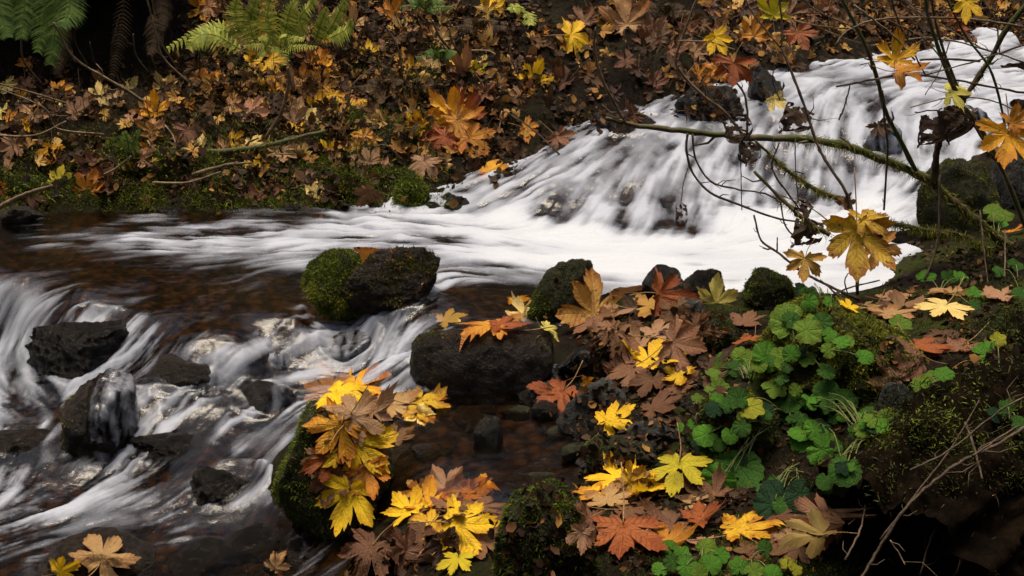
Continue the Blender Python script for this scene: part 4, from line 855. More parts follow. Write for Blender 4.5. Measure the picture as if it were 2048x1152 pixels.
def put_leaf(u, v, size_px, rot, col, shape, face, label, k=None, y=None, group=None, stem=True, tol=.02, **kw):
    k = random.randrange(12) if k is None else k
    p, n = hit(u, v)
    if y is not None: p = Vector(at_y(u, v, y)); n = Vector((0, 0, 1))
    nn = (n * (1 - face) + TOCAM * face).normalized(); dist = (p - Vector(CAMV)).dot(Vector((0, CP, -SP)))
    size = size_px * dist / FPX; tip = px_dir(rot); rl = Vector(ray(u, v)).normalized()
    sc = size / 1.62; t = (tip - nn * tip.dot(nn)).normalized(); x = t.cross(nn)
    if y is None:
        for it in range(14):                        # bring it forward until it lies on, not in, what carries it
            base = p - t * sc * .28; pen = 0
            for (a, b) in PROBE:
                w_ = base + x * a * sc + t * b * sc; pen = max(pen, floor_z(w_.x, w_.y) - w_.z)
            if pen < tol: break
            p = p - rl * max(.008, min(.05, (pen - tol) * 1.1))
    return leaf_at(p + nn * .006, nn, tip, size, col, shape, k, label, group, stem, **kw)

LEAVES = [
 # --- around the blunt mossy boulder and pool edge
 (1172, 608, 150, -48, 'A', 'B', .72, 'big mottled tan and gold maple leaf propped against the blunt mossy boulder'),
 (1262, 580, 140, 75, 'O', 'D', .38, 'rust orange maple leaf lying flat left of the pointed black rock'),
 (1318, 612, 130, 85, 'A', 'D', .42, 'amber maple leaf with long pale stem right of the big mottled leaf'),
 (1335, 590, 110, 100, 'R', 'C', .35, 'reddish brown leaf tucked in front of the pointed black rock'),
 (1432, 592, 96, 3, 'C', 'C', .72, 'pale yellow green maple leaf with raised lobes in front of the low black rock'),
 (1190, 655, 100, 170, 'V', 'D', .55, 'dusky brown maple leaf hanging below the big mottled leaf'),
 (1040, 640, 78, -70, 'P', 'X', .45, 'twisted cream maple leaf at the back of the flat boulder'),
 (1095, 668, 60, 120, 'C', 'X', .5, 'small pale green leaf at the right end of the flat boulder'),
 (965, 660, 150, -80, 'O', 'F', .22, 'wet burnt orange maple leaf flat on the flat topped boulder'),
 (1012, 662, 100, 80, 'R', 'C', .25, 'rust leaf overlapping the orange one on the flat boulder'),
 (904, 648, 72, 60, 'C', 'C', .5, 'pale yellow leaf at the left end of the flat boulder with stem to the left'),
 (1040, 614, 66, 90, 'Y', 'F', .15, 'yellow leaf lying in shallow water left of the blunt boulder'),
 (722, 512, 90, -60, 'O', 'X', .6, 'curled brown orange leaf on top of the midstream boulder'),
 (1230, 640, 80, 140, 'S', 'X', .5, 'tan leaf right of the jagged black stone'),
 # --- centre pile
 (1308, 715, 140, 8, 'Y', 'B', .72, 'bright yellow maple leaf topping the brown pile in the centre right'),
 (1362, 762, 84, 165, 'M', 'C', .6, 'mottled yellow brown leaf below right of the bright yellow one'),
 (1250, 745, 110, -130, 'V', 'C', .55, 'wet brown leaf under the left side of the bright yellow leaf'),
 (1366, 690, 120, 110, 'V', 'C', .5, 'glossy pinkish brown leaf right of the bright yellow leaf'),
 (1330, 668, 110, 40, 'S', 'D', .5, 'pale brown leaf behind the bright yellow leaf'),
 (1300, 775, 90, 190, 'B', 'C', .6, 'dark brown leaf folded under the bright yellow leaf'),
 (1262, 700, 90, -50, 'S', 'X', .5, 'crumpled tan leaf left above the bright yellow leaf'),
 (1492, 648, 84, 15, 'V', 'C', .65, 'reddish brown leaf standing beside the dark mossy stone'),
 (1500, 692, 70, 185, 'R', 'C', .6, 'deep red folded leaf below the standing reddish leaf'),
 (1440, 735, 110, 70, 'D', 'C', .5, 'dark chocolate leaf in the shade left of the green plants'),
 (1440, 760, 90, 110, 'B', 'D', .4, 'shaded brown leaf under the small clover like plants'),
 (1232, 836, 100, 55, 'Y', 'F', .82, 'lone clean yellow maple leaf with long stem on grey stones'),
 (1112, 796, 120, 215, 'R', 'D', .5, 'wet red folded leaf hanging off the rough grey stone'),
 (1176, 748, 46, 80, 'O', 'X', .6, 'small curled orange leaf at the tip of the red folded one'),
 (1325, 822, 110, 70, 'B', 'D', .4, 'grey brown leaf draped behind the pitted grey stone'),
 # --- drift on the large boulder
 (655, 770, 120, -10, 'Y', 'C', .62, 'yellow leaf with one lobe upright at the top of the leaf drift'),
 (735, 775, 150, 70, 'G', 'D', .42, 'golden leaf spread over the crest of the leaf drift'),
 (690, 795, 120, 110, 'Y', 'D', .5, 'yellow leaf partly covered at the crest of the leaf drift'),
 (855, 812, 130, 105, 'M', 'D', .48, 'ragged yellow brown leaf at the right end of the leaf drift'),
 (842, 842, 72, 160, 'P', 'C', .6, 'pale yellow leaf hanging below the ragged one'),
 (800, 815, 110, 60, 'T', 'C', .45, 'dull tan leaf in the right half of the leaf drift'),
 (712, 832, 130, 45, 'S', 'C', .62, 'glossy tan leaf in the middle of the leaf drift'),
 (672, 865, 130, -140, 'G', 'C', .62, 'orange tan leaf below the glossy tan one'),
 (728, 905, 165, 130, 'Y', 'B', .85, 'large yellow maple leaf with deep lobes on the boulder side'),
 (655, 930, 96, 200, 'R', 'X', .62, 'curled rust leaf left of the large yellow leaf'),
 (660, 968, 96, 190, 'V', 'X', .62, 'crumpled wet brown leaf below the curled rust one'),
 (692, 1002, 135, 195, 'Y', 'F', .88, 'bright yellow maple leaf hanging lowest on the large boulder'),
 (740, 955, 100, 160, 'O', 'C', .7, 'orange brown leaf under the large yellow one'),
 # --- lower pile
 (815, 1022, 110, -35, 'Y', 'C', .72, 'mottled yellow leaf at the left of the lower leaf pile'),
 (858, 1005, 110, 5, 'G', 'C', .62, 'amber leaf with raised lobe in the lower leaf pile'),
 (900, 985, 110, 20, 'S', 'D', .5, 'pale brown leaf at the back of the lower leaf pile'),
 (968, 1020, 120, 70, 'V', 'D', .55, 'shiny pinkish brown leaf at the right of the lower leaf pile'),
 (955, 998, 100, 80, 'G', 'D', .25, 'golden leaf edge at the water line of the backwater'),
 (935, 1052, 150, 100, 'Y', 'C', .62, 'wide yellow leaf across the front of the lower leaf pile'),
 (850, 1058, 100, -120, 'M', 'C', .6, 'yellow leaf with brown margin at the lower left of that pile'),
 (965, 1095, 110, 170, 'V', 'D', .65, 'wet brown leaf hanging below the wide yellow leaf'),
 (735, 1112, 130, 205, 'B', 'C', .5, 'dark reddish brown leaf at the bottom left of the lower pile'),
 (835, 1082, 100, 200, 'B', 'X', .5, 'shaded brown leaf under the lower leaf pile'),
 (915, 1132, 84, 182, 'L', 'F', .9, 'lime yellow leaf standing upright at the bottom edge'),
 (900, 1090, 90, 140, 'D', 'X', .5, 'dark crumpled leaf above the lime yellow one'),
 # --- right hand pile
 (1225, 962, 130, -60, 'Y', 'D', .5, 'ragged yellow leaf at the top of the right hand pile'),
 (1180, 1000, 90, -100, 'G', 'C', .5, 'golden brown leaf at the left of the right hand pile'),
 (1218, 1005, 110, 0, 'T', 'F', .72, 'pale greyish leaf showing its dark veins in the right hand pile'),
 (1356, 945, 130, 183, 'L', 'F', .82, 'lime yellow leaf hanging point down beside the round green leaves'),
 (1305, 995, 90, 150, 'Y', 'X', .5, 'crumpled yellow leaf between the pale veined leaf and the lime one'),
 (1275, 955, 80, 60, 'M', 'C', .5, 'small mottled yellow leaf below the smooth stone'),
 (1165, 1045, 96, -120, 'V', 'D', .55, 'brown leaf sliding down the dark mossy boulder'),
 (1245, 1075, 180, 182, 'R', 'B', .66, 'large rust red maple leaf with one lobe pointing down near the bottom'),
 (1342, 1085, 110, 35, 'O', 'X', .55, 'orange brown crumpled leaf right of the large rust leaf'),
 (1408, 1045, 110, 45, 'R', 'X', .55, 'dark maroon leaf right of the right hand pile'),
 (1500, 1068, 160, 95, 'M', 'D', .4, 'long yellow and brown folded leaf left of the cream leaf'),
 (1560, 1040, 90, 60, 'B', 'D', .4, 'brown leaf above the long folded one'),
 (1622, 1078, 130, 218, 'P', 'F', .82, 'clean cream maple leaf at the bottom right with stem to the upper right'),
 (1150, 1080, 80, 200, 'S', 'C', .5, 'tan leaf scrap left of the large rust leaf'),
 # --- right bank
 (1884, 622, 112, 207, 'P', 'F', .82, 'pale olive yellow maple leaf with long stem on the right bank'),
 (2022, 655, 100, 200, 'G', 'C', .72, 'golden orange maple leaf at the right edge'),
 (1845, 705, 125, 165, 'R', 'D', .6, 'rusty folded leaf beside the yellow green moss mound'),
 (1790, 640, 120, 70, 'T', 'D', .4, 'dull tan leaf lying left of the pale olive leaf'),
 (1960, 716, 90, 80, 'O', 'C', .4, 'small orange leaf under a green leaf on the right bank'),
 (1990, 600, 90, -60, 'S', 'X', .5, 'grey tan curled leaf behind the golden one at the right edge'),
 (1735, 622, 60, 110, 'P', 'C', .5, 'small cream leaf on top of the moss mound'),
 (2030, 470, 60, 90, 'O', 'C', .5, 'orange scrap of leaf by the mossy end of the branch'),
 (1690, 618, 50, 20, 'Y', 'C', .6, 'small yellow leaf on the crest of the moss mound'),
 # --- in the water, lower left
 (215, 1112, 130, 20, 'T', 'D', .45, 'tan brown wet leaf lying in the water at the lower left'),
 (130, 1140, 70, 60, 'Y', 'C', .45, 'yellow leaf tip at the bottom left corner'),
 (560, 1125, 60, 30, 'T', 'F', .4, 'olive brown leaf in the dark at the bottom'),
]
NEAR_Q = []
for q_ in LEAVES:
    q_ = list(q_); q_[6] *= .72 if 'hanging' in q_[7] or 'large' in q_[7] else .55; NEAR_Q.append(q_)
# brown wet leaves matted underneath the named ones
MAT = [((620, 800, 860, 960), 9, 'under the leaf drift on the large boulder'), ((790, 985, 1010, 1110), 12, 'in the lower leaf pile'), ((1150, 960, 1420, 1110), 11, 'in the right hand pile'), ((1190, 620, 1440, 790), 9, 'in the centre pile below the bright yellow leaf'), ((1440, 1040, 1720, 1140), 8, 'near the bottom edge beside the cream leaf'), ((1700, 590, 2040, 760), 10, 'on the right bank')]
for (x0, y0, x1, y1), n_, where in MAT:
    for k in range(n_):
        c = random.choice('VBSVTBDM'); cw = dict(T='tan', V='reddish brown', B='brown', S='pale brown', D='dark brown', M='mottled yellow')[c]
        put_leaf(random.uniform(x0, x1), random.uniform(y0, y1), random.uniform(70, 120), random.uniform(0, 360), c, random.choice('CDX'), random.uniform(.1, .4), 'wet %s leaf matted %s' % (cw, where), group='%s leaves matted %s' % (cw, where), vary=.25, stem=random.random() < .5, tol=.05, drape=.9)
for i_, q_ in enumerate(NEAR_Q): put_leaf(*q_, drape=.85, layer=.020 + .0008 * (i_ % 12), tol=.04)

FAR = [
 (515, 337, 58, 5, 'Y', 'F', .75, 'golden yellow maple leaf hanging above the far water line'), (662, 303, 62, 20, 'Y', 'F', .8, 'five pointed yellow maple leaf on the far bank'), (614, 236, 58, 40, 'P', 'F', .7, 'pale tan maple leaf fanned out on the far bank'),
 (604, 152, 54, 10, 'O', 'C', .8, 'orange maple leaf below the lime green ferns'), (735, 316, 60, -20, 'S', 'F', .75, 'dull pink tan leaf right of the five pointed yellow leaf'), (636, 384, 56, 60, 'P', 'F', .7, 'cream leaf at the far water line'),
 (608, 362, 54, -40, 'S', 'C', .6, 'brown leaf above the cream one at the far water line'), (985, 346, 100, 80, 'G', 'D', .35, 'amber leaf lying flat on the rock left of the cascade foot'), (918, 262, 130, 170, 'O', 'D', .65, 'large flame orange leaf in the cluster above the far shore'),
 (890, 222, 100, -40, 'G', 'C', .6, 'orange yellow leaf at the top of the flame orange cluster'), (935, 218, 90, 40, 'R', 'C', .6, 'red brown leaf at the top right of the orange cluster'), (950, 285, 80, 130, 'O', 'F', .7, 'pointed orange leaf at the right of the orange cluster'),
 (880, 285, 90, 215, 'R', 'D', .65, 'rust leaf trailing down from the orange cluster'), (845, 335, 80, 190, 'S', 'D', .65, 'pinkish leaf at the bottom of the rust trail'), (828, 240, 40, 20, 'Y', 'F', .8, 'tiny yellow star leaf on the moss hummock'), (806, 284, 54, 60, 'M', 'C', .7, 'yellow brown leaf below the tiny star leaf'),
 (822, 266, 30, 100, 'P', 'C', .7, 'tiny cream leaf below the moss hummock'), (1070, 152, 72, 30, 'Y', 'C', .75, 'bright yellow leaf on the dark bank above the cascade'), (1058, 186, 34, 190, 'O', 'C', .7, 'little orange leaf below the bright yellow one on the dark bank'), (1155, 73, 96, 85, 'Y', 'D', .4, 'yellow maple leaf seen edge on at the top by the thin stem'),
 (1250, 32, 110, -10, 'T', 'C', .7, 'big tan curled maple leaf near the top centre'), (1206, 52, 50, 30, 'M', 'C', .7, 'olive yellow leaf left of the big tan one'), (920, 135, 80, -20, 'V', 'X', .7, 'withered brown leaf bunch on the dark part of the far bank'), (955, 140, 48, 60, 'L', 'C', .7, 'yellow green leaf right of the withered bunch'),
 (374, 272, 66, 190, 'V', 'F', .8, 'reddish brown leaf hanging over the dark gap in the far bank'), (312, 215, 70, 10, 'G', 'C', .65, 'golden tan leaf on the left ledge'), (420, 165, 64, 40, 'O', 'C', .6, 'orange leaf at the right end of the left ledge'), (500, 182, 70, 70, 'O', 'D', .5, 'brown orange leaf under the fern at the ledge'),
 (565, 182, 62, 60, 'G', 'D', .5, 'gold leaf edge above the dark gap'), (325, 172, 56, -20, 'P', 'C', .7, 'round cream leaf on the left ledge'), (345, 168, 40, 60, 'P', 'X', .7, 'small cream curled leaf beside the round one'), (200, 186, 50, -10, 'P', 'C', .7, 'cream leaf at the left of the ledge by bare twigs'), (265, 178, 58, 50, 'P', 'C', .6, 'cream yellow leaf lying behind the long twig'), (205, 208, 36, 170, 'P', 'F', .7, 'small white cream leaf hanging from the ledge'),
 (60, 242, 76, 200, 'T', 'D', .65, 'tan leaf at the far left under crossing twigs'), (115, 220, 56, 60, 'P', 'D', .5, 'cream leaf on the far left ledge'), (160, 228, 80, 80, 'V', 'D', .5, 'brown red leaf on the far left ledge'), (25, 300, 70, 190, 'V', 'C', .6, 'purple brown leaf at the left edge'), (100, 306, 60, 190, 'G', 'F', .7, 'golden leaf hanging at the left of the far bank'), (180, 372, 78, 20, 'O', 'C', .7, 'orange leaf at the far water line on the left'), (120, 356, 60, 10, 'L', 'F', .7, 'dull olive yellow leaf left of the orange one'),
 (405, 292, 50, 60, 'P', 'X', .6, 'twisted yellow cream leaf below the dark gap'), (474, 284, 52, 100, 'M', 'C', .6, 'yellow leaf on the mossy twig'), (510, 290, 54, 80, 'P', 'D', .55, 'pale cream leaf flat on the mossy twig'), (292, 322, 60, 120, 'S', 'C', .6, 'brown pink leaf right of the lime moss hummock'),
 (705, 46, 66, 10, 'T', 'C', .6, 'tan orange leaf right of the pale fern'), (740, 104, 54, -10, 'Y', 'F', .7, 'yellow leaf in the upper middle of the far bank'), (785, 24, 64, 40, 'O', 'C', .6, 'orange leaf at the top of the picture'), (865, 70, 54, 10, 'T', 'X', .65, 'tan curled leaf in the upper middle'), (990, 15, 60, 60, 'Y', 'D', .5, 'yellow leaf at the top edge'),
 (452, 58, 40, 10, 'Y', 'F', .8, 'small lemon yellow leaf beside the lime ferns'), (490, 92, 60, 120, 'T', 'X', .6, 'tan leaf among the fern fronds'), (616, 112, 44, 190, 'G', 'F', .7, 'gold leaf hanging below the pale fern'), (682, 172, 50, 10, 'T', 'F', .7, 'tan leaf in the middle of the far bank'), (596, 262, 66, 90, 'M', 'D', .45, 'long yellow brown leaf above the moss'), (678, 265, 44, -10, 'T', 'X', .6, 'small greyish tan leaf right of the long one'),
 (1120, 280, 60, 140, 'V', 'C', .6, 'brown leaf in the shade just left of the cascade'), (1060, 262, 60, 120, 'O', 'F', .6, 'dim orange brown leaf on the dark cutbank'), (640, 120, 60, 60, 'O', 'X', .6, 'orange brown crumpled leaf under the pale fern'), (540, 130, 64, 150, 'M', 'C', .6, 'yellow brown leaf on the slope under the lime ferns'), (470, 215, 56, 100, 'T', 'X', .5, 'tan leaf hanging over the edge of the dark gap'),
 (1005, 130, 60, 30, 'D', 'X', .6, 'dark brown leaf left of the bright yellow one'), (975, 190, 60, 160, 'V', 'X', .6, 'wine brown leaf below the withered bunch'), (1310, 60, 70, 40, 'V', 'C', .6, 'brown leaf right of the big tan one'), (1590, 25, 90, 60, 'V', 'X', .6, 'rusty leaf clump at the top behind bare stems'), (1690, 40, 80, 30, 'B', 'X', .6, 'brown leaf at the top behind the right hand stems'), (1910, 50, 60, 120, 'R', 'C', .6, 'rust leaf behind the stems near the top right'), (1600, 75, 70, 160, 'R', 'C', .6, 'dim red leaf above the dark cutbank'), (1510, 62, 70, 10, 'O', 'X', .6, 'dim orange leaf near the top right of centre'),
]
for q_ in FAR:
    q_ = list(q_); put_leaf(*q_, tol=.035)

# plain brown leaves that nothing tells apart, spread over the far bank
cnt = 0; tries = 0
while cnt < 175 and tries < 3000:
    tries += 1; u = random.uniform(-10, 2040); v = random.uniform(0, 395)
    p, n = hit(u, v)
    if p.z < .04 or p.y < 8.7 or w_height(p.x, p.y) > p.z - .03: continue
    if u < 400 and v < 170 and random.random() < .93: continue
    dens = fbm(np.array([u / 130.]), np.array([v / 90.]), np.array([.3]), 2)[0]
    if dens < -.12 + random.uniform(-.1, .1): continue
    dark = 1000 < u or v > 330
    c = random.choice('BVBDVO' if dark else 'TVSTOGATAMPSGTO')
    cw = dict(T='tan', V='reddish brown', B='brown', S='pale brown', O='dull orange', G='dull gold', D='dark brown', A='amber', M='mottled yellow', P='cream')[c]
    rg = ('on the left ledge of the far bank' if u < 380 else 'on the far bank below the lime ferns' if u < 640 else 'in the middle of the far bank' if u < 1000 else 'on the dark cutbank above the cascade' if u < 1420 else 'on the shaded bank behind the right hand stems')
    put_leaf(u, v, random.uniform(34, 66), random.uniform(0, 360), c, random.choice('FCDXXC'), random.uniform(.25, .75), 'small %s leaf littering the ground %s' % (cw, rg), tol=.04, group='%s leaves littering the ground %s' % (cw, rg), vary=.3, stem=random.random() < .5)
    cnt += 1

def path_px(pts, y0, y1, sub=6):
    n = len(pts); return smooth_path([at_y(u, v, y0 + (y1 - y0) * i / max(1, n - 1)) for i, (u, v) in enumerate(pts)], sub)

# ------------------------------------------------------------------ twigs and branches
def stem_obj(name, pts, r0, r1, mat, parent, origin, sides=6, knobs=True):
    n = len(pts); rad = np.linspace(r0, r1, n) * (1 + (RNG.uniform(-.14, .18, n) if knobs else 0))
    r0 *= .8 if r0 < .012 else .95; r1 *= .85; rad *= .8 if r0 < .010 else .95
    P = [np.array(p) + RNG.normal(size=3) * r0 * (.25 if knobs and r0 < .006 else .07) for p in pts]; P[0] = np.array(pts[0])
    V, Fc = tube([p - origin for p in P], rad, sides); o_ = obj(name, mesh_of(name, V, Fc), M[mat], parent); V, Fc = [], []
    if knobs and n > 8:                             # buds and short spurs
        for k in range(max(2, n // 5)):
            i = random.randrange(1, n - 1); d = RNG.normal(size=3); ax_ = P[i + 1] - P[i]; ax_ /= np.linalg.norm(ax_) + 1e-9; d -= ax_ * (d @ ax_); d /= np.linalg.norm(d); L2 = random.uniform(.012, .05) if random.random() < .7 else random.uniform(.06, .12)
            q0 = P[i] - origin; v2, f2 = tube([q0, q0 + (d * .7 + ax_ * .5) * L2 * .6, q0 + (d * .6 + ax_ * .9) * L2], [rad[i] * .55, rad[i] * .42, rad[i] * .25], 4); o2 = len(V); V = list(V) + list(v2); Fc = list(Fc) + [tuple(j + o2 for j in ff) for ff in f2]
    if V: obj('spur', mesh_of('spur', V, Fc), M[mat], o_)['kind'] = 'stuff'
    return o_
def branch(name, label, cat, stems, mossy=None, group=None):
    """stems: (part name, pixel path, distance at each end, radius in pixels at each end, material)"""
    first = path_px(*stems[0][1:4]); org = np.array(first[0]); r = obj(name, None); r.location = org; tag(r, label, cat, group)
    mp, mn = [], []
    for st in stems:
        nm, px_, y0, y1, r0, r1, mat = st[:7]; pts = path_px(px_, y0, y1); s = (y0 + y1) / 2 / FPX
        stem_obj(nm, pts, r0 * s, r1 * s, mat, r, org, 7 if r0 > 4 else 5)
        if len(st) > 7:
            d0, d1, amount = st[7]
            for k in range(amount):
                f_ = random.uniform(d0, d1) * (len(pts) - 1); i = min(int(f_), len(pts) - 2); p = pts[i] + (pts[i + 1] - pts[i]) * (f_ - i)
                a = RNG.normal(size=3); a /= np.linalg.norm(a); mp.append(p - org + a * r0 * s * .7); mn.append(a + np.array([0, 0, -.6]))
    if mp:
        P = np.array(mp); Nn = np.array(mn); Nn /= np.linalg.norm(Nn, axis=1, keepdims=True); n = len(P)
        Vs, Fs, sh = strands(P, Nn, RNG.uniform(.012, .05, n), np.full(n, .0014), .5, np.clip(RNG.normal(.55, .2, n), 0, 1))
        m = fast_mesh('moss', Vs, Fs, False); attr(m, 'shade', sh); o = obj('moss', m, M['gold_moss'], r); o['kind'] = 'stuff'
    return r
branch('branch', 'long mossy bare branch reaching left across the cascade', 'branch', [
 ('limb', [(2060, 520), (2000, 480), (1950, 440), (1900, 400), (1845, 354), (1760, 318), (1690, 292), (1600, 278), (1500, 277), (1420, 268), (1330, 258), (1260, 248), (1212, 236)], 7.3, 6.7, 12, 4.5, 'bark', (.0, .6, 2200)),
 ('twig', [(1250, 245), (1228, 205), (1203, 155), (1188, 95), (1192, 55)], 6.72, 6.6, 5.0, 3.0, 'twig'),
 ('twig', [(1832, 342), (1795, 270), (1770, 220), (1755, 160), (1735, 100), (1705, 40), (1680, -10)], 7.05, 6.9, 5.5, 4.0, 'bark'),
 ('twig', [(1868, 368), (1872, 320), (1878, 285), (1888, 255)], 7.1, 7.05, 8.5, 6.0, 'dark_twig'),
 ('twig', [(1510, 282), (1545, 315), (1590, 352), (1640, 384), (1700, 402)], 6.8, 6.9, 3.0, 7.0, 'bark', (.2, 1.0, 1100)),
 ('twig', [(1768, 420), (1773, 340), (1775, 290), (1768, 235), (1765, 180)], 7.0, 6.95, 3.2, 2.4, 'dark_twig'),
 ('twig', [(1245, 243), (1232, 236), (1212, 230)], 6.7, 6.68, 3.0, 2.0, 'twig'),
 ('twig', [(1375, 266), (1373, 300), (1385, 345), (1420, 385), (1480, 410), (1560, 438), (1650, 448)], 6.75, 6.7, 3.4, 2.6, 'dark_twig'),
 ('twig', [(1385, 268), (1392, 320), (1420, 362), (1470, 378), (1530, 388), (1600, 420)], 6.75, 6.7, 2.8, 2.2, 'dark_twig'),
 ('twig', [(1480, 278), (1482, 340), (1484, 420)], 6.75, 6.75, 1.5, 1.2, 'dark_twig'), ('twig', [(1590, 282), (1592, 350), (1598, 410)], 6.8, 6.8, 1.5, 1.2, 'dark_twig'),
])
branch('branch', 'thin forked stem crossing the left part of the cascade from the top', 'branch', [
 ('limb', [(1715, 590), (1712, 480), (1695, 392), (1660, 335), (1635, 290), (1612, 220), (1585, 150), (1563, 95)], 6.5, 6.8, 4.2, 3.4, 'dark_twig'),
 ('twig', [(1563, 97), (1564, 50), (1560, 5), (1562, -20)], 6.8, 6.8, 3.2, 2.6, 'twig'), ('twig', [(1563, 97), (1530, 58), (1500, 18), (1485, -15)], 6.8, 6.8, 2.6, 2.0, 'twig'),
 ('twig', [(1612, 235), (1635, 240), (1650, 239)], 6.8, 6.8, 1.8, 1.2, 'dark_twig')])
branch('branch', 'pale kinked twig dropping from the top to the long branch', 'branch', [
 ('limb', [(1492, 278), (1450, 225), (1405, 190), (1362, 145), (1352, 115), (1372, 55), (1396, -10)], 6.75, 6.7, 4.2, 2.8, 'twig'),
 ('twig', [(1494, 276), (1492, 200), (1470, 160), (1440, 122)], 6.74, 6.7, 3.0, 2.2, 'twig'), ('twig', [(1356, 82), (1420, 84), (1470, 100)], 6.7, 6.65, 2.0, 1.4, 'twig'), ('twig', [(1412, 192), (1408, 172), (1404, 165)], 6.7, 6.7, 2.2, 1.4, 'twig')])
branch('branch', 'tangle of low dark twigs over the white pool beside the hanging leaves', 'branch', [
 ('limb', [(1720, 600), (1650, 568), (1600, 540), (1556, 505), (1522, 480), (1508, 430)], 6.4, 6.6, 4.0, 2.6, 'dark_twig'),
 ('twig', [(1554, 503), (1555, 475)], 6.5, 6.5, 2.4, 1.6, 'dark_twig'), ('twig', [(1660, 470), (1610, 440), (1560, 395), (1508, 342)], 6.5, 6.6, 6.0, 3.0, 'bark', (0, .6, 160)),
 ('twig', [(1600, 420), (1550, 350), (1545, 320), (1560, 285)], 6.6, 6.6, 2.6, 2.0, 'dark_twig'), ('twig', [(1560, 400), (1570, 450), (1595, 480), (1605, 490)], 6.6, 6.5, 2.4, 1.8, 'dark_twig'),
 ('twig', [(1680, 460), (1620, 415), (1560, 390)], 6.5, 6.6, 2.0, 1.4, 'twig'), ('twig', [(1645, 600), (1700, 575), (1760, 560)], 6.3, 6.3, 2.6, 1.8, 'dark_twig'), ('twig', [(1640, 560), (1690, 600), (1740, 615)], 6.3, 6.2, 2.6, 1.8, 'dark_twig'), ('twig', [(1700, 610), (1690, 560), (1705, 540)], 6.3, 6.3, 2.0, 1.5, 'dark_twig')])
branch('branch', 'stout curved stem at the top right leaning into the cascade', 'branch', [
 ('limb', [(2070, 500), (2000, 330), (1950, 240), (1925, 210), (1950, 165), (1985, 110), (2015, 55), (2060, 0)], 7.2, 7.0, 6.0, 5.5, 'bark', (.3, .7, 150)),
 ('twig', [(1990, 320), (1960, 270), (1925, 215)], 7.1, 7.0, 3.2, 3.0, 'dark_twig'), ('twig', [(1928, 205), (1905, 170), (1880, 105), (1858, 40), (1850, -10)], 7.0, 6.9, 5.0, 4.0, 'bark'),
 ('twig', [(1926, 200), (1890, 110), (1870, 40), (1862, -10)], 7.02, 6.95, 4.0, 3.2, 'dark_twig'), ('twig', [(2020, 300), (1985, 150), (1930, 70), (1890, -10)], 7.1, 6.9, 3.4, 2.8, 'bark'),
 ('twig', [(2048, 185), (1960, 170), (1880, 155), (1800, 150), (1730, 162), (1672, 174)], 7.05, 6.85, 3.0, 2.4, 'dark_twig'), ('twig', [(1960, 122), (1890, 118), (1840, 120)], 7.0, 6.9, 3.2, 2.4, 'dark_twig'),
 ('twig', [(2048, 90), (1960, 120), (1850, 150)], 7.0, 6.9, 2.4, 1.8, 'dark_twig'), ('twig', [(1940, 260), (1880, 222), (1830, 225)], 7.0, 6.95, 2.6, 1.8, 'dark_twig')])
branch('branch', 'thin arching twigs at the top right in front of the dark bank', 'branch', [
 ('limb', [(2060, 55), (1960, 40), (1860, 35), (1760, 38), (1700, 58), (1670, 90)], 7.0, 6.8, 3.0, 2.0, 'twig'), ('twig', [(1700, 58), (1640, 52), (1590, 42)], 6.85, 6.8, 2.2, 1.5, 'twig'),
 ('twig', [(1708, 10), (1760, 50), (1790, 75), (1830, 120)], 6.8, 6.85, 3.0, 2.4, 'twig'), ('twig', [(1770, 38), (1850, 80), (1910, 160)], 6.8, 6.9, 2.0, 1.6, 'dark_twig'), ('twig', [(1780, -10), (1800, 50), (1830, 110), (1850, 150)], 6.8, 6.9, 2.6, 2.0, 'dark_twig'), ('twig', [(1700, 170), (1690, 210), (1678, 240)], 6.8, 6.8, 1.8, 2.4, 'dark_twig'), ('twig', [(1600, -5), (1640, 25), (1720, 60)], 6.8, 6.85, 2.0, 1.6, 'dark_twig'), ('twig', [(1560, 200), (1545, 160), (1555, 120)], 6.8, 6.8, 1.6, 1.2, 'dark_twig')])
branch('branch', 'mossy drooping limb below the mossy boulder on the right', 'branch', [
 ('limb', [(1750, 440), (1800, 450), (1860, 462), (1920, 470), (1980, 500)], 6.9, 7.0, 5.0, 5.0, 'bark', (0, 1, 1500)), ('twig', [(1880, 350), (1875, 480), (1850, 560)], 7.0, 6.8, 3.6, 3.0, 'dark_twig'), ('twig', [(1960, 420), (1968, 500), (1978, 590)], 6.9, 6.6, 2.4, 1.8, 'dark_twig'), ('twig', [(2010, 460), (2010, 530), (2008, 590)], 6.9, 6.6, 2.2, 1.8, 'twig')])
branch('root', 'long thin brown root running down over the rotten log', 'root', [('limb', [(1720, 1160), (1750, 1110), (1800, 1030), (1860, 970), (1920, 925), (1990, 890), (2060, 850)], 3.55, 3.75, 4.2, 4.8, 'dark_twig'), ('twig', [(1945, 912), (1985, 885), (2040, 850)], 3.64, 3.72, 3.4, 3.0, 'dark_twig'), ('twig', [(1930, 845), (1950, 900), (1965, 960)], 3.8, 3.6, 4.0, 3.0, 'dark_twig'), ('twig', [(1780, 1080), (1800, 1110), (1810, 1130)], 3.55, 3.5, 2.4, 1.4, 'twig')])
branch('root', 'thin pale root along the upper edge of the rotten log', 'root', [('limb', [(1915, 800), (1960, 775), (2000, 755), (2060, 735)], 4.15, 4.3, 4.0, 4.5, 'twig')])
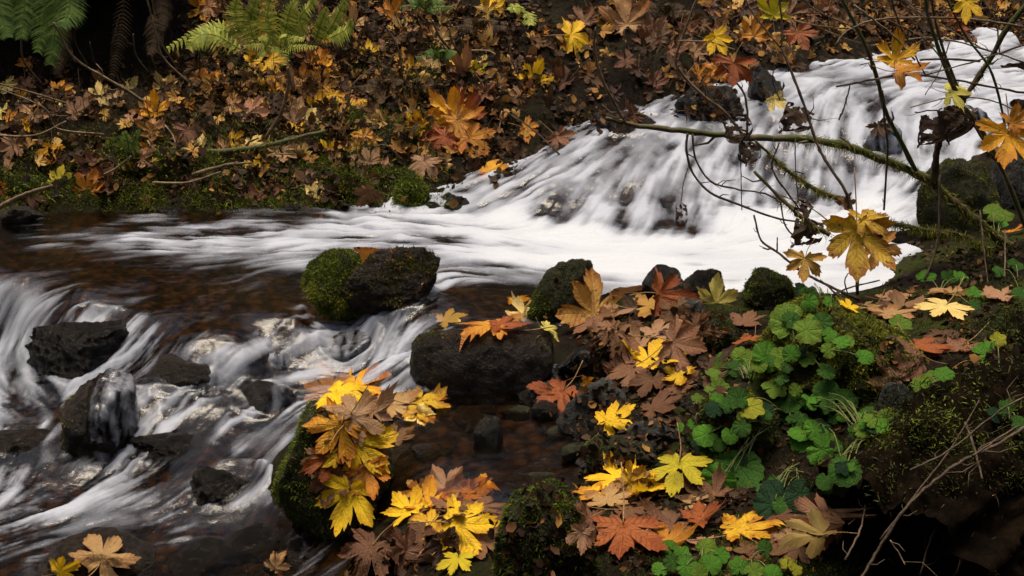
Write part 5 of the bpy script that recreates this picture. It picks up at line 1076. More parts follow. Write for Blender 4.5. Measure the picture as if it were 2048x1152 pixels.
branch('branch', 'web of hair thin brown twigs at the top right behind the curved stem', 'branch', [('limb', [(2060, 130), (1960, 95), (1850, 75), (1740, 90), (1650, 60)], 7.4, 7.3, 2.6, 1.6, 'twig'), ('twig', [(1960, 95), (1900, 60), (1830, 20), (1800, -10)], 7.4, 7.35, 2.0, 1.4, 'twig'), ('twig', [(1850, 75), (1800, 110), (1720, 130)], 7.35, 7.3, 1.8, 1.2, 'twig'), ('twig', [(2048, 230), (1980, 200), (1900, 195), (1820, 215)], 7.4, 7.3, 2.2, 1.4, 'twig'), ('twig', [(1740, 90), (1690, 40), (1670, -10)], 7.3, 7.3, 1.8, 1.2, 'twig'), ('twig', [(2000, 110), (1990, 40), (1960, -10)], 7.4, 7.4, 2.2, 1.6, 'twig'), ('twig', [(1900, 82), (1880, 140), (1850, 190)], 7.38, 7.3, 1.8, 1.2, 'twig')])
for pts_, lab_ in [([(1840, 1150), (1870, 1060), (1930, 990), (2060, 930)], 'dark root low on the rotten log'), ([(1760, 1080), (1830, 990), (1900, 900), (1960, 800)], 'thin root crossing the middle of the rotten log'), ([(1900, 1160), (1960, 1080), (2060, 1020)], 'dark root at the bottom right corner'), ([(1820, 940), (1900, 900), (2000, 820), (2060, 790)], 'thin stem along the shaded face of the rotten log'), ([(1690, 1120), (1720, 1060), (1730, 1010)], 'short stem left of the rotten log')]:
    branch('root', lab_, 'root', [('limb', pts_, 3.62, 3.8, 3.2, 2.4, 'dark_twig')])
# bare twigs of the far bank, each standing or lying on it
TW = [
 ([(83, 167), (60, 140), (45, 115), (42, 68)], 'bent dark twig at the top left below the hanging ferns', 2.2, 'twig'), ([(300, 212), (243, 174), (170, 132), (139, 104), (108, 45)], 'long bare twig slanting up left from the ledge', 2.6, 'twig'), ([(174, 130), (150, 85), (153, 50)], 'short upright twig forking off beside the long one', 2.0, 'twig'),
 ([(150, 212), (70, 187), (-10, 165)], 'straight twig at the left edge above the tan leaf', 2.0, 'twig'), ([(208, 269), (115, 257), (87, 215), (-10, 174)], 'kinked twig crossing the tan leaf at the far left', 2.0, 'twig'), ([(-10, 271), (70, 271), (132, 243)], 'pale twig lying level at the left edge', 2.4, 'twig'), ([(-10, 262), (40, 285), (90, 305), (150, 330)], 'thin twig running down right from the left edge', 1.8, 'twig'),
 ([(-10, 420), (28, 399), (60, 385), (104, 372)], 'thick pale stick leaning at the far left water line', 4.0, 'twig'), ([(208, 350), (235, 335), (262, 312)], 'short stick above the far water line', 2.4, 'twig'), ([(305, 365), (375, 365), (441, 344)], 'curved pale twig just above the far water', 2.2, 'twig'), ([(385, 349), (451, 330), (503, 325)], 'straight pale twig above the curved one', 2.8, 'twig'),
 ([(531, 276), (562, 226), (578, 167), (576, 135)], 'bowed pale twig beside the dark gap', 3.0, 'twig'), ([(350, 300), (430, 303), (500, 297), (560, 285), (650, 262)], 'mossy branch lying along the far bank', 5.0, 'bark'), ([(380, 168), (326, 115), (312, 70), (292, -10)], 'tall thin stem rising from the ledge to the top', 2.2, 'twig'), ([(350, 132), (319, 76), (302, -10)], 'second tall stem close beside the first', 2.0, 'twig'),
 ([(222, 118), (226, 85), (240, 28)], 'dim upright stem in the dark at the top left', 1.8, 'twig'), ([(296, 145), (272, 110), (266, 68)], 'dim curved stem in the dark hollow', 1.8, 'twig'), ([(312, 140), (295, 92)], 'short dim stem right of the curved one', 1.6, 'twig'), ([(375, 62), (376, 28)], 'short pale stem above the lime fern tip', 1.8, 'twig'), ([(399, 148), (399, 80)], 'upright pale stem under the lime fern tip', 1.8, 'twig'), ([(189, 132), (180, 85)], 'short pale stem left of the dark hollow', 1.6, 'twig'),
 ([(806, 160), (796, 97), (773, 54)], 'dark upright stem in the upper middle', 2.0, 'twig'), ([(907, 106), (879, 73), (865, 42)], 'pale twig above the withered bunch', 2.4, 'twig'), ([(920, 106), (905, 85), (898, 55)], 'shorter twig meeting it above the withered bunch', 2.0, 'twig'), ([(681, 240), (695, 208), (706, 170), (744, 135)], 'long bowed grass stem in the middle of the far bank', 1.8, 'twig'), ([(942, 101), (983, 104), (1011, 132)], 'arched twig right of the withered bunch', 2.0, 'twig'),
 ([(1036, 150), (1022, 115), (1018, 76)], 'dark twig left of the bright yellow leaf', 1.8, 'twig'), ([(1004, 222), (998, 260), (994, 295)], 'thin straight straw on the dark cutbank', 1.4, 'twig'), ([(1119, 309), (1067, 260), (1011, 222)], 'slanting twig above the cascade foot', 1.8, 'twig'), ([(1140, 160), (1165, 130), (1180, 118)], 'short slanting twig left of the kinked stem', 1.6, 'twig'), ([(1250, 118), (1248, 60)], 'thin stem under the big tan leaf', 1.6, 'twig'), ([(1305, 170), (1315, 100)], 'faint straw on the dark bank right of the big tan leaf', 1.4, 'twig'),
 ([(330, 250), (345, 270), (352, 290)], 'thin twig left of the hanging reddish brown leaf', 1.6, 'twig'), ([(295, 282), (305, 295), (315, 300)], 'tiny pale twig right of the lime hummock', 1.8, 'twig'), ([(805, 320), (780, 295), (760, 288)], 'thin arched straw below the moss hummock', 1.4, 'twig'), ([(555, 308), (590, 308), (596, 302)], 'little curled twig beside the mossy branch', 1.4, 'twig'),
]
for pts, lab, rp, mt in TW:
    base, n = hit(min(2047, max(0, pts[0][0])), max(0, pts[0][1])); y0 = base.y - .07; end_y = y0 - random.uniform(.08, .3)
    branch('twig', lab, 'twig', [('stalk', pts, y0, end_y, rp * 1.5, rp * .9, mt) + (((.1, .9, 350),) if mt == 'bark' else ())])

# ------------------------------------------------------------------ hanging and caught leaves on the branches
HANG = [
 (1712, 490, 190, 182, 'Q', 'B', .95, 'large mottled yellow maple leaf hanging from the twigs over the pool', 6.3), (1608, 532, 100, 188, 'A', 'D', .92, 'amber leaf hanging left of the large mottled one', 6.35), (1765, 510, 110, 150, 'A', 'D', .8, 'brown yellow leaf hanging right of the large mottled one', 6.45), (1740, 440, 120, 80, 'Q', 'D', .35, 'yellow leaf folded over the top of the large mottled one', 6.35),
 (1690, 405, 46, 30, 'B', 'X', .7, 'small brown curled leaf above the hanging leaves', 6.6), (2012, 290, 150, 190, 'G', 'B', .9, 'big golden leaf hanging at the right edge over the mossy boulder', 6.9), (2035, 240, 100, 60, 'O', 'C', .8, 'orange leaf above the big golden one at the right edge', 6.95),
 (1790, 108, 110, 10, 'M', 'C', .65, 'olive yellow leaf caught on twigs above the cascade', 6.85), (1815, 142, 120, 80, 'O', 'D', .35, 'brown underside of a leaf below the olive yellow one', 6.88), (1553, 206, 60, 150, 'P', 'C', .85, 'small pale yellow leaf caught before the cascade lip', 6.8), (1915, 190, 90, 110, 'C', 'D', .4, 'pale green leaf lying on twigs at the right of the cascade', 6.95),
 (1436, 84, 80, 150, 'Y', 'F', .9, 'yellow leaf hanging on the pale kinked twig', 6.68), (1466, 142, 104, 185, 'R', 'D', .9, 'dark red leaf hanging below the yellow one on the kinked twig', 6.72), (1546, 20, 80, 0, 'L', 'C', .9, 'greenish yellow leaf behind the forked stem at the top', 6.85), (1932, 15, 84, 185, 'Y', 'F', .9, 'clear yellow leaf hanging at the top right', 6.9),
]
for u, v, s_, rot, c, sh, fc, lab, y_ in HANG: put_leaf(u, v, s_ * .86, rot, c, sh, fc, lab, y=y_, stem=True)
WITH = [(1470, 258, 88, 165, 'shrivelled brown leaf clinging to the branch where the kinked twig joins', 6.7), (1592, 240, 96, 200, 'dry brown skeleton leaf hanging before the cascade', 6.78), (1496, 305, 70, 185, 'dark shrivelled leaf strip hanging under the long branch', 6.74), (1860, 262, 100, 190, 'dark rolled leaf on the left of the forked stub', 7.0), (1905, 245, 110, 165, 'dark shrivelled leaf on the right of the forked stub', 7.02), (1360, 430, 74, 180, 'narrow dark curled leaf dangling on a thread over the cascade foot', 6.75), (1612, 465, 96, 195, 'dark rolled leaf among the low twigs over the pool', 6.55), (1602, 420, 60, 30, 'small dark shrivelled leaf above the rolled one', 6.56)]
for i, (u, v, s_, rot, lab, y_) in enumerate(WITH):
    r = put_leaf(u, v, s_, rot, 'K', 'H', .85, lab, k=i, y=y_, stem=False, name='withered_leaf')
    if 'narrow' in lab: r.scale = (r.scale[0] * .5, r.scale[1], r.scale[2])
branch('thread', 'thin thread from the curved twig to the narrow curled leaf', 'twig', [('strand', [(1378, 330), (1366, 370), (1362, 410)], 6.75, 6.75, 1.2, 1.0, 'dark_twig')])

# ------------------------------------------------------------------ ferns
def frond_mesh(path, pairs, length, width, seed, tooth=True, taper=.75, droop=.3):
    rs = np.random.default_rng(seed); path = [np.array(p) for p in path]; n = len(path); V = []; Fc = []; sh = []
    tv, tf = tube(path, np.linspace(.0035, .0012, n), 4); V += [tuple(v) for v in tv]; Fc += [tuple(f) for f in tf]; sh += [.25] * len(tv)
    base_n = None
    for k in range(pairs):
        f_ = (.10 + .90 * k / pairs) * (n - 1); i = min(int(f_), n - 2); p = path[i] + (path[i + 1] - path[i]) * (f_ - i); d = path[i + 1] - path[i]; d /= np.linalg.norm(d) + 1e-9
        side = np.cross(d, np.array([0, -.75, .65])); side /= np.linalg.norm(side) + 1e-9; nr = np.cross(side, d)
        q_ = k / pairs; L_ = length * min(1, .45 + q_ * 3) * (1 - q_ ** 1.6 * taper) * rs.uniform(.85, 1.1); s_ = np.clip(rs.normal(.5, .18), 0, 1)
        for sg in (1, -1):
            ax_ = side * sg * .92 + d * .35 + nr * rs.uniform(-.2, .15); ax_ /= np.linalg.norm(ax_); wd = np.cross(ax_, nr); wd /= np.linalg.norm(wd) + 1e-9
            m = 7 if tooth else 4; b0 = len(V); up_ = []; lo_ = []
            for j in range(m + 1):
                t = j / m; w_ = width * (1 - t) ** .8 * (1.0 if not tooth else (1.0 if j % 2 else .55)); c = p + ax_ * L_ * t - np.array([0, 0, droop * L_ * t * t]); V.append(tuple(c + wd * w_)); V.append(tuple(c - wd * w_)); sh += [np.clip(s_ + rs.normal() * .08, 0, 1)] * 2
            for j in range(m): a = b0 + 2 * j; Fc.append((a, a + 1, a + 3, a + 2))
    m_ = mesh_of('frond', V, Fc, False); attr(m_, 'shade', sh); return m_
def fern(label, fronds, mat, pairs=26, L=.10, W=.010, y=None, name='fern'):
    u, v = fronds[0][0]; y = hit(max(0, u), max(0, v))[0].y - .05 if y is None else y; org = at_y(u, v, y); r = obj(name, None); r.location = org; tag(r, label, 'fern')
    for i, px_ in enumerate(fronds):
        yy = y - .06 * (i % 4); path = [p - org for p in path_px(px_, yy, yy - .12, 7)]; obj('frond', frond_mesh(path, pairs, L, W, i + int(u)), M[mat], r)
    return r
fern('dark green sword fern with fronds hanging in the top left corner', [[(40, -60), (50, 0), (46, 40), (42, 78)], [(80, -60), (90, 0), (85, 60), (75, 105)], [(100, -60), (112, 20), (108, 80), (100, 130)], [(130, -50), (140, 0), (136, 30), (124, 52)], [(-15, -30), (-2, 10), (6, 45), (16, 75)]], 'fern', 30, .15, .013, 9.9)
fern('brown dead fern fronds drooping in the dark hollow', [[(250, -40), (245, 40), (235, 100), (222, 160)], [(322, -40), (325, 20), (322, 62)], [(120, 20), (125, 90), (112, 150)], [(300, 20), (310, 70), (300, 110)]], 'dead_fern', 26, .10, .009, 10.3)
fern('lime green fern spreading over the upper far bank', [[(480, 120), (450, 60), (400, 62), (330, 100)], [(520, 110), (500, 50), (505, 20), (520, -20)], [(520, 120), (540, 70), (535, 30), (545, -20)], [(500, 110), (430, 70), (395, 75), (378, 98)], [(530, 120), (480, 60), (470, 20), (475, -10)], [(545, 125), (570, 60), (580, 20), (600, -10)]], 'lime_fern', 24, .13, .016)
fern('pale yellow green fern right of the lime one', [[(620, 80), (600, 40), (620, 10), (640, -20)], [(640, 85), (665, 50), (680, 20), (700, -15)], [(630, 85), (640, 50), (655, 15)], [(650, 80), (690, 60), (705, 40)], [(610, 85), (585, 60), (575, 40)]], 'lime_fern', 22, .11, .015)
fern('drooping lime fern frond pair below the pale fern', [[(535, 100), (540, 125), (555, 145), (575, 160)], [(520, 95), (528, 120), (535, 150)], [(545, 90), (560, 115), (566, 130)]], 'lime_fern', 20, .10, .013)
fern('small yellowing fern near the top centre', [[(1050, 20), (1040, 30), (1035, 45)], [(1052, 18), (1030, 14), (1018, 20)], [(1048, 20), (1060, 38), (1062, 50)]], 'lime_fern', 16, .08, .012)
fern('small green fern left of the lime moss hummock', [[(262, 300), (270, 275), (282, 258)], [(258, 300), (255, 280), (248, 262)]], 'fern', 16, .07, .010)

for (u, v, s, lab, mt) in [(850, 20, 46, 'small dull fern at the top middle', 'fern'), (880, 120, 40, 'tiny fern left of the withered bunch', 'fern'), (560, 100, 60, 'yellowing fern under the lime fern', 'lime_fern'), (960, 60, 44, 'dead brown fern near the top middle', 'dead_fern'), (1330, 30, 46, 'dead fern right of the big tan leaf', 'dead_fern'), (770, 180, 44, 'dead fern in the middle of the far bank', 'dead_fern')]:
    fern(lab, [[(u, v), (u + math.sin(a_) * s * .6, v - abs(math.cos(a_)) * s * .5), (u + math.sin(a_) * s * 1.3, v - abs(math.cos(a_)) * s * .45)] for a_ in (-1.3, -.6, .1, .7, 1.35)], mt, 14, .06, .011)

# ------------------------------------------------------------------ round leaved plants of the right bank
def herb_mesh(seed, lobes=7, scallop=.10, notch=.55):
    rs = np.random.default_rng(seed); n = 84; V = [(0, 0, 0)]; rim = [0]; al = [0]; of = [0]; ve = [1.]; ph = rs.uniform(0, 6.28, 3)
    for q_ in (.2, .45, .7, .88, 1.0):
        for i in range(n):
            a = -math.pi + 2 * math.pi * (i + .5) / n; t = abs(a) / math.pi
            r = (.62 + .10 * math.cos(a)) * (1 - scallop * .55 * abs(math.sin(a * lobes * 1.0)) ** 3) * (1 - .05 * abs(math.sin(a * 18)))
            r *= 1 - notch * max(0, (t - .86) / .14) ** 1.5; r *= q_; x, y = r * math.sin(a), r * math.cos(a)
            near = round(a / (math.pi / 4.2)) * (math.pi / 4.2); da = a - near; d_ = abs(r * math.sin(da))
            z = -.10 * r * r * 2 + .18 * d_ + .05 * q_ * q_ * math.sin(3 * a + ph[0]) + .03 * q_ ** 3 * math.sin(8 * a + ph[1])
            V.append((x, y, z)); rim.append(q_ ** 3); al.append(r * math.cos(da)); of.append(d_); ve.append((1 - .7 * q_) if abs(da) < .04 else 0)
    Fc = [(0, 1 + (i + 1) % n, 1 + i) for i in range(n)]
    for k in range(4):
        for i in range(n):
            A = 1 + k * n + i; B = 1 + k * n + (i + 1) % n; Fc.append((A, B, B + n, A + n))
    m = mesh_of('leaf_blade', V, Fc); attr(m, 'rim', rim); attr(m, 'along', al); attr(m, 'off_axis', of); attr(m, 'vein', ve); m.materials.append(M['green']); return m
HERB = [herb_mesh(k) for k in range(4)] + [herb_mesh(9, 3, .35, .8)]
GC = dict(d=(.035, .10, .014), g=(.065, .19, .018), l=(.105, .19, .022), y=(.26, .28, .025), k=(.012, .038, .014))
def herb(label, root_px, leaves):
    p, n = hit(*root_px); r = obj('woodland_plant', None); r.location = p; tag(r, label, 'plant')
    extra = []
    for (u, v, s, c, rot, tri) in leaves:
        for _ in range(2 if u < 1760 and v < 1000 else 0): extra.append((u + random.uniform(-42, 42), v + random.uniform(-22, 38), random.uniform(24, 46), random.choice([c, 'g', 'd', 'd', 'k']), rot + random.uniform(-60, 60), random.random() < .4))
    for i, (u, v, s, c, rot, tri) in enumerate(leaves + extra):
        q_, nn = hit(u, v); rl = Vector(ray(u, v)).normalized(); q_ = q_ - rl * random.uniform(.05, .11)
        size = s * (q_ - Vector(CAMV)).length / FPX; nrm = (Vector((0, 0, 1)) * .45 + TOCAM * .55 + Vector(RNG.normal(size=3)) * .18).normalized(); t = px_dir(rot); t = (t - nrm * t.dot(nrm)).normalized(); x = t.cross(nrm)
        b = obj('leaf', HERB[4 if tri else i % 4], None, r); sc = size / 1.32
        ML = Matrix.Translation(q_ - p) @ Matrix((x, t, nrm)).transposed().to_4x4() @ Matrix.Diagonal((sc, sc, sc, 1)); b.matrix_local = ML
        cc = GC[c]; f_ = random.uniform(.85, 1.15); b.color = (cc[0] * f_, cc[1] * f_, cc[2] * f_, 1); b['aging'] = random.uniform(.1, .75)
        a = np.array(q_ - p); e = np.array((0, 0, -.01)) + RNG.normal(size=3) * .012; mid_ = (a + e) / 2 + np.array([0, .01, .02 + .02 * random.random()])
        V, Fc = tube(smooth_path([a, mid_, e], 5), np.linspace(.0018, .0026, 11), 5); sk = obj('stalk', mesh_of('stalk', V, Fc), M['green_stem'], b); sk.matrix_parent_inverse = ML.inverted()
    return r
herb('plant with two broad pale green leaves at the top of the moss mound', (1590, 705), [(1582, 652, 98, 'l', 20, 0), (1612, 662, 70, 'l', 80, 0), (1575, 714, 48, 'l', -40, 1), (1608, 716, 52, 'l', 60, 1), (1690, 684, 36, 'l', 80, 0), (1655, 702, 36, 'l', 60, 0)])
herb('clover like plant with small three part leaves left of the moss mound', (1500, 760), [(1478, 712, 46, 'l', -30, 1), (1502, 720, 50, 'l', 50, 1), (1515, 728, 40, 'l', 100, 0), (1436, 752, 54, 'l', 0, 1), (1530, 716, 70, 'g', 60, 0), (1470, 745, 60, 'd', 100, 0)])
herb('plant with pale toothed leaves on the front of the moss mound', (1570, 830), [(1545, 777, 62, 'l', 60, 1), (1592, 782, 34, 'l', 0, 0), (1502, 814, 54, 'y', 120, 1), (1478, 800, 52, 'd', -20, 0), (1560, 822, 60, 'g', 90, 0), (1490, 835, 40, 'l', 20, 0), (1580, 800, 60, 'd', 150, 0)])
herb('plant with blue green scalloped leaves at the foot of the moss mound', (1720, 850), [(1655, 785, 58, 'd', -30, 0), (1690, 800, 58, 'd', 60, 0), (1680, 815, 30, 'l', 90, 0), (1725, 832, 50, 'g', 80, 0), (1742, 826, 36, 'l', 40, 0), (1632, 795, 40, 'g', -60, 0), (1770, 838, 40, 'l', 30, 0), (1722, 860, 44, 'l', 80, 0)])
herb('plant with a long glossy bright green folded leaf', (1660, 860), [(1615, 872, 86, 'g', 150, 0), (1645, 900, 80, 'g', 120, 0), (1655, 880, 36, 'l', 60, 0), (1605, 860, 60, 'g', 200, 0)])
herb('plant with two large dark veined round leaves hanging left', (1530, 850), [(1478, 932, 112, 'd', 190, 0), (1440, 958, 80, 'g', 220, 0), (1425, 902, 54, 'l', 200, 1), (1415, 868, 60, 'g', 240, 0), (1460, 868, 40, 'g', 180, 0)])
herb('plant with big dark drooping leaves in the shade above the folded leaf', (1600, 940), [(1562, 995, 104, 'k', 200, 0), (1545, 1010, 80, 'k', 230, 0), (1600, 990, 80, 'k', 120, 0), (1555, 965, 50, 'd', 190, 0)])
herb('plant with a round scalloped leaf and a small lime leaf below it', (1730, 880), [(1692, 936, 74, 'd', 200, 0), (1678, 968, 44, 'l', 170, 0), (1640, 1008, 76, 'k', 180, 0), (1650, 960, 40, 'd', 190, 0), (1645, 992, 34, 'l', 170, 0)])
herb('low patch of small green leaves at the bottom edge right of the rust leaf', (1400, 1140), [(1340, 1098, 38, 'g', -30, 0), (1362, 1112, 44, 'g', 30, 1), (1408, 1096, 48, 'l', 60, 0), (1372, 1132, 56, 'g', 100, 0), (1420, 1132, 50, 'g', 10, 0), (1345, 1122, 40, 'd', 200, 0), (1440, 1110, 40, 'g', 90, 1), (1400, 1148, 40, 'l', 0, 0), (1320, 1140, 36, 'g', 0, 0)])
herb('small green herb at the bottom below the long folded leaf', (1490, 1140), [(1478, 1136, 46, 'g', 0, 1), (1505, 1142, 44, 'l', 60, 0), (1530, 1100, 40, 'd', 30, 0), (1545, 1150, 44, 'g', 30, 0)])
herb('tiny yellow green plant at the bottom right of the cream leaf', (1585, 1145), [(1575, 1128, 34, 'y', 0, 1), (1590, 1140, 30, 'y', 60, 1)])
herb('small plant with toothed leaves behind the pale olive leaf', (1880, 590), [(1850, 556, 46, 'g', 60, 1), (1895, 560, 46, 'd', 90, 1), (1920, 556, 40, 'g', 30, 1), (1950, 590, 46, 'g', 60, 1), (1945, 612, 36, 'd', 120, 1)])
herb('bright green plant under the mossy boulder at the right', (1995, 470), [(1985, 425, 46, 'l', 60, 0), (2012, 432, 44, 'l', 90, 0), (2002, 445, 36, 'g', 120, 0)])
herb('pale green broad leaf lying below the pale olive maple leaf', (1800, 660), [(1800, 650, 54, 'l', 60, 1)])
herb('single long green leaf over the small orange one on the right bank', (1990, 730), [(1972, 708, 70, 'g', 90, 0), (1995, 680, 36, 'y', 60, 1)])
herb('pale toothed leaves beside the rotten log edge', (1890, 780), [(1862, 762, 54, 'l', 70, 1), (1885, 748, 48, 'g', 40, 0), (1840, 770, 40, 'l', -20, 1)])
herb('dark green sprig on the rotten log at the right edge', (2020, 850), [(1990, 830, 40, 'k', 60, 0), (2015, 820, 44, 'd', 20, 1), (2035, 845, 36, 'd', 90, 0)])
herb('sprig of small leaves hanging under the large mottled leaf', (1650, 600), [(1635, 572, 36, 'd', 190, 1), (1655, 580, 34, 'g', 170, 1), (1615, 565, 34, 'd', 200, 1)])
herb('pale leaved seedling among the moss left of the round leaves', (1400, 830), [(1395, 800, 30, 'l', 0, 1), (1420, 780, 30, 'l', 30, 1), (1388, 850, 30, 'g', 0, 0)])
herb('small green leaves at the far right below the mossy branch', (2030, 560), [(2030, 530, 40, 'd', 60, 1), (2000, 545, 34, 'd', 0, 1), (2040, 590, 40, 'd', 30, 0)])

# ------------------------------------------------------------------ ground cover nobody could count
def scatter_px(polys, n, zmin=-9, dry=True):
    P, Nn = [], []; A_ = np.array(polys, float); C_ = A_[RNG.integers(0, len(A_), n * 8)]; R_ = RNG.random((n * 8, 3))
    U_ = C_[:, 0] + (C_[:, 2] - C_[:, 0]) * R_[:, 0]; V_ = C_[:, 1] + (C_[:, 3] - C_[:, 1]) * R_[:, 1]
    ok = (fbm(U_ / C_[:, 5] + C_[:, 6], V_ / C_[:, 5], C_[:, 6] * .7, 3) > C_[:, 4]) | (R_[:, 2] < .04)
    for u, v in zip(U_[ok][:n], V_[ok][:n]):
        p, nn = hit(u, v)
        if p.z < zmin or (dry and w_height(p.x, p.y) > p.z):
            P.append(None); Nn.append(None); continue
        P.append(np.array(p)); Nn.append(np.array(nn))
    k = [i for i in range(len(P)) if P[i] is not None]; return np.array([P[i] for i in k]), np.array([Nn[i] for i in k])
def spread(P, Nn, m, r):
    """grow each seed into a clump of m points on the ground"""
    Q = np.repeat(P, m, 0); t = RNG.normal(size=Q.shape) * r; nn = np.repeat(Nn, m, 0); t -= nn * (t * nn).sum(1, keepdims=True); return Q + t, nn
P, Nn = scatter_px([(1380, 570, 2048, 1000, -.02, 90, 1.), (1100, 1060, 1720, 1152, .0, 80, 3.), (1850, 480, 2048, 700, -.05, 90, 5.)], 2600)
Q, nn = spread(P, Nn, 12, .03); moss_mesh('moss_carpet', Q, nn, .020, .0018, M['dark_moss'], None, kind=None); tag(bpy.data.objects['moss_carpet'], 'dark green moss carpeting the soil of the right bank', 'moss', kind='stuff')
P, Nn = scatter_px([(1400, 590, 2048, 900, .05, 70, 8.), (1300, 1030, 1720, 1152, .05, 60, 4.)], 900)
Q, nn = spread(P, Nn, 12, .025); o_ = moss_mesh('bright_moss', Q, nn, .020, .0018, M['moss'], None, kind=None); tag(o_, 'bright green moss tufts scattered over the right bank', 'moss', kind='stuff')
P, Nn = scatter_px([(0, 250, 560, 415, .0, 60, 2.), (560, 210, 900, 420, .0, 60, 6.), (300, 270, 700, 330, -.02, 60, 7.), (0, 330, 900, 420, -.05, 60, 9.), (400, 20, 900, 200, .08, 60, 3.)], 2600, .02)
Q, nn = spread(P, Nn, 14, .05); o_ = moss_mesh('bank_moss', Q, nn, .034, .0026, M['moss'], None, kind=None); tag(o_, 'green moss in patches along the foot of the far bank', 'moss', kind='stuff')
P, Nn = scatter_px([(0, 240, 900, 410, .06, 50, 12.), (380, 0, 900, 260, .08, 50, 14.)], 900, .02)
Q, nn = spread(P, Nn, 14, .05); o_ = moss_mesh('golden_bank_moss', Q, nn, .036, .0026, M['gold_moss'], None, kind=None); tag(o_, 'yellow green moss in patches over the far bank', 'moss', kind='stuff')
# broken leaf litter
def litter(name, label, P, Nn, smin, smax, lift=.01, mat='litter', bias=0.):
    n = len(P); d = Nn + RNG.normal(size=P.shape) * .7; d /= np.linalg.norm(d, axis=1, keepdims=True); a = np.cross(d, RNG.normal(size=P.shape)); a /= np.linalg.norm(a, axis=1, keepdims=True); b = np.cross(d, a)
    s = RNG.uniform(smin, smax, n)[:, None]; w = s * RNG.uniform(.3, .9, n)[:, None]; C_ = P + Nn * lift
    ring = [C_ + a * s * .5, C_ + a * s * .15 + b * w * .5 + d * s * .12, C_ - a * s * .3 + b * w * .35, C_ - a * s * .5 + d * s * .15, C_ - a * s * .2 - b * w * .5 + d * s * .1, C_ + a * s * .25 - b * w * .4]
    V = np.stack([C_] + ring, 1).reshape(-1, 3); i = np.arange(n) * 7; Fs = np.concatenate([np.stack([i, i + 1 + k, i + 1 + (k + 1) % 6], 1) for k in range(6)])
    m = fast_mesh(name, V, Fs, False); sh = np.clip(RNG.beta(1.6, 2.4, n) + bias, 0, 1); attr(m, 'shade', np.repeat(sh, 7) + 0.0); o = obj(name, m, M[mat]); tag(o, label, 'leaf litter', kind='stuff'); return o
P, Nn = scatter_px([(0, 120, 700, 400, .03, 60, 3.), (350, 0, 1100, 400, .03, 60, 4.), (1000, 0, 1750, 280, .08, 60, 5.), (400, 0, 1100, 200, .0, 60, 6.), (1600, 0, 2048, 90, -.1, 60, 4.)], 3600, .03)
litter('bank_litter', 'broken brown leaf litter covering the far bank', *spread(P, Nn, 3, .06), .015, .075, .02, bias=-.03)
P, Nn = scatter_px([(1100, 560, 1700, 1152, .02, 70, 3.), (700, 980, 1500, 1152, .0, 70, 4.), (1150, 620, 1500, 1000, -.1, 70, 9.), (1750, 480, 2048, 720, -.05, 60, 2.)], 1800)
litter('near_litter', 'scraps of brown leaf and bark between the near stones', *spread(P, Nn, 2, .03), .012, .05, .006, bias=-.12)
# drifts of whole fallen leaves too many to count, lying thick among the litter
P, Nn = scatter_px([(0, 140, 700, 330, .0, 70, 3.), (380, 0, 1050, 330, -.03, 70, 5.), (1000, 0, 1700, 150, .02, 70, 8.), (1550, 0, 2048, 80, -.05, 70, 9.)], 420, .04)
Vd, Fd, Sd = [], [], []; oth = np.array([a_ for a_, _ in HALF] + [360 - a_ for a_, _ in reversed(HALF) if a_ > 0]); orr = np.array([r_ for _, r_ in HALF] + [r_ for a_, r_ in reversed(HALF) if a_ > 0]); nb_ = len(oth)
for p_, n_ in zip(P, Nn):
    d_ = n_ * .7 + np.array(TOCAM) * .5 + RNG.normal(size=3) * .45; d_ /= np.linalg.norm(d_); a_ = np.cross(d_, RNG.normal(size=3)); a_ /= np.linalg.norm(a_); b_ = np.cross(d_, a_); s_ = random.uniform(.05, .11); cu = random.uniform(-.5, .9); fo_ = random.uniform(-.5, .8)
    xs_ = np.sin(np.radians(oth)) * orr; ys_ = np.cos(np.radians(oth)) * orr; c_ = p_ + n_ * .025; o2 = len(Vd)
    for q_ in (.0, .55, 1.0):
        X_, Y_ = xs_ * q_, ys_ * q_; Z_ = cu * (X_ ** 2 + Y_ ** 2) * .6 + fo_ * np.abs(X_) * .5 + .12 * np.sin(5 * X_ + 3 * Y_ + cu * 9)
        if q_ == 0: Vd.append(c_)
        else: Vd += list(c_ + s_ * (X_[:, None] * a_ + Y_[:, None] * b_ + Z_[:, None] * d_))
    for i in range(nb_ - 1): Fd += [(o2, o2 + 1 + i, o2 + 2 + i), (o2 + 1 + i, o2 + 1 + nb_ + i, o2 + 2 + i), (o2 + 2 + i, o2 + 1 + nb_ + i, o2 + 2 + nb_ + i)]
    t_ = np.clip(RNG.beta(2.2, 1.6), .25, 1); Sd += list(np.clip(t_ + RNG.normal(size=1 + 2 * nb_) * .04, 0, 1))
m = fast_mesh('leaf_drift', np.array(Vd), np.array(Fd)); attr(m, 'shade', Sd); tag(obj('leaf_drift', m, M['litter']), 'thick drift of tan and golden fallen leaves over the far bank', 'leaf litter', kind='stuff')
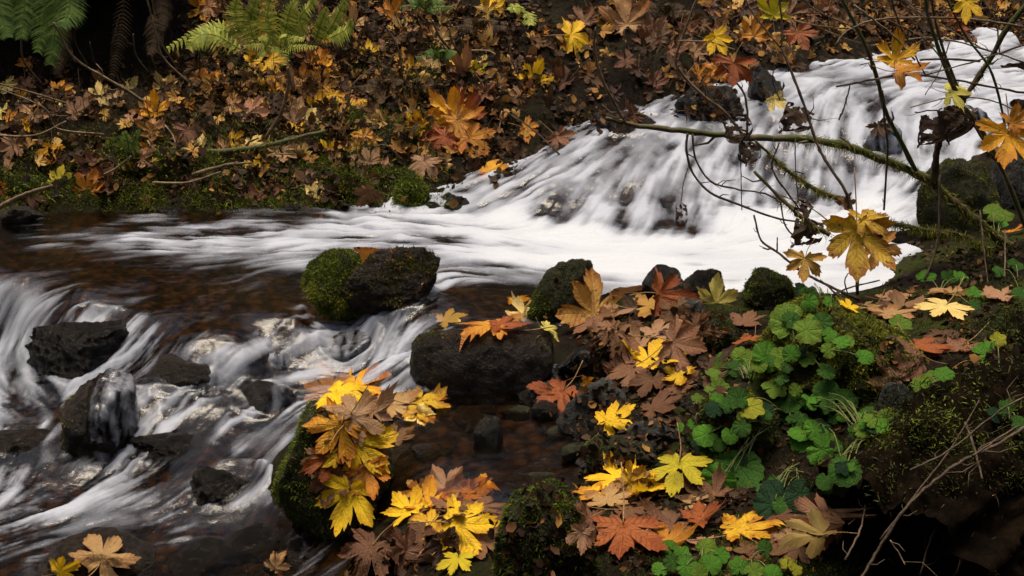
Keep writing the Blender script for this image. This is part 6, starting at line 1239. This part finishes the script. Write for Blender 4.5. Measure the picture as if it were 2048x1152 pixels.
# dead stalks standing on the far bank
P, Nn = scatter_px([(0, 60, 1000, 380, -.12, 90, 3.), (900, 0, 1750, 240, -.05, 90, 7.), (400, 0, 1000, 220, -.2, 60, 1.), (0, 150, 700, 300, -.2, 60, 1.)], 2600, .05)
n = len(P); V, Fs, sh = strands(P, Nn * .6 + np.array([0, -.1, .7]), RNG.uniform(.06, .26, n), RNG.uniform(.0012, .0026, n), .38, RNG.beta(1.8, 1.6, n))
m = fast_mesh('dead_stalks', V, Fs, False); attr(m, 'shade', sh); tag(obj('dead_stalks', m, M['dead_fern']), 'thin dead stalks and bracken straw standing all over the far bank', 'stalks', kind='stuff')
# needles fallen on the near rocks and soil
P, Nn = scatter_px([(500, 640, 1500, 1152, -.2, 90, 3.), (1400, 600, 2048, 1152, -.1, 90, 5.)], 420)
n = len(P); tg = np.cross(Nn, RNG.normal(size=P.shape)); tg /= np.linalg.norm(tg, axis=1, keepdims=True); V, Fs, sh = strands(P + Nn * .006, tg, RNG.uniform(.015, .04, n), np.full(n, .0009), .05, RNG.uniform(.55, 1, n))
m = fast_mesh('fallen_needles', V, Fs, False); attr(m, 'shade', sh); tag(obj('fallen_needles', m, M['litter']), 'fallen straw coloured needles on the near rocks and moss', 'needles', kind='stuff')
# trunk added above the top left hollow to cast shade into it
def trunk():
    a = np.array([-6.2, 11.2, 1.8]); b = np.array([-2.5, 11.35, 2.0]); nl, na = 70, 40; ax = b - a; L_ = np.linalg.norm(ax); ax /= L_; sd = np.cross(ax, [0, 0, 1.]); sd /= np.linalg.norm(sd); upv = np.cross(sd, ax)
    l = np.linspace(0, 1, nl)[:, None] * np.ones((1, na)); t = np.linspace(0, 2 * np.pi, na, endpoint=False)[None] * np.ones((nl, 1)); R = .62 * (1 + .25 * fbm(l * 5, np.cos(t) * 1.5 + 3, np.sin(t) * 1.5, 4)) * np.clip((1 - l) * 5 + .35, 0, 1)
    P_ = a + l[..., None] * L_ * ax + (R * np.cos(t))[..., None] * sd + (R * np.sin(t))[..., None] * upv; idx_ = np.arange(nl * na).reshape(nl, na); j = np.roll(idx_, -1, 1); Fq = np.stack([idx_[:-1], j[:-1], j[1:], idx_[1:]], -1).reshape(-1, 4)
    r = obj('added_shade_trunk', None); r.location = a; tag(r, 'added black trunk shading the hollow behind the top left ferns', 'trunk'); obj('wood', fast_mesh('wood', P_.reshape(-1, 3) - a, Fq), M['rotten'], r)
trunk()
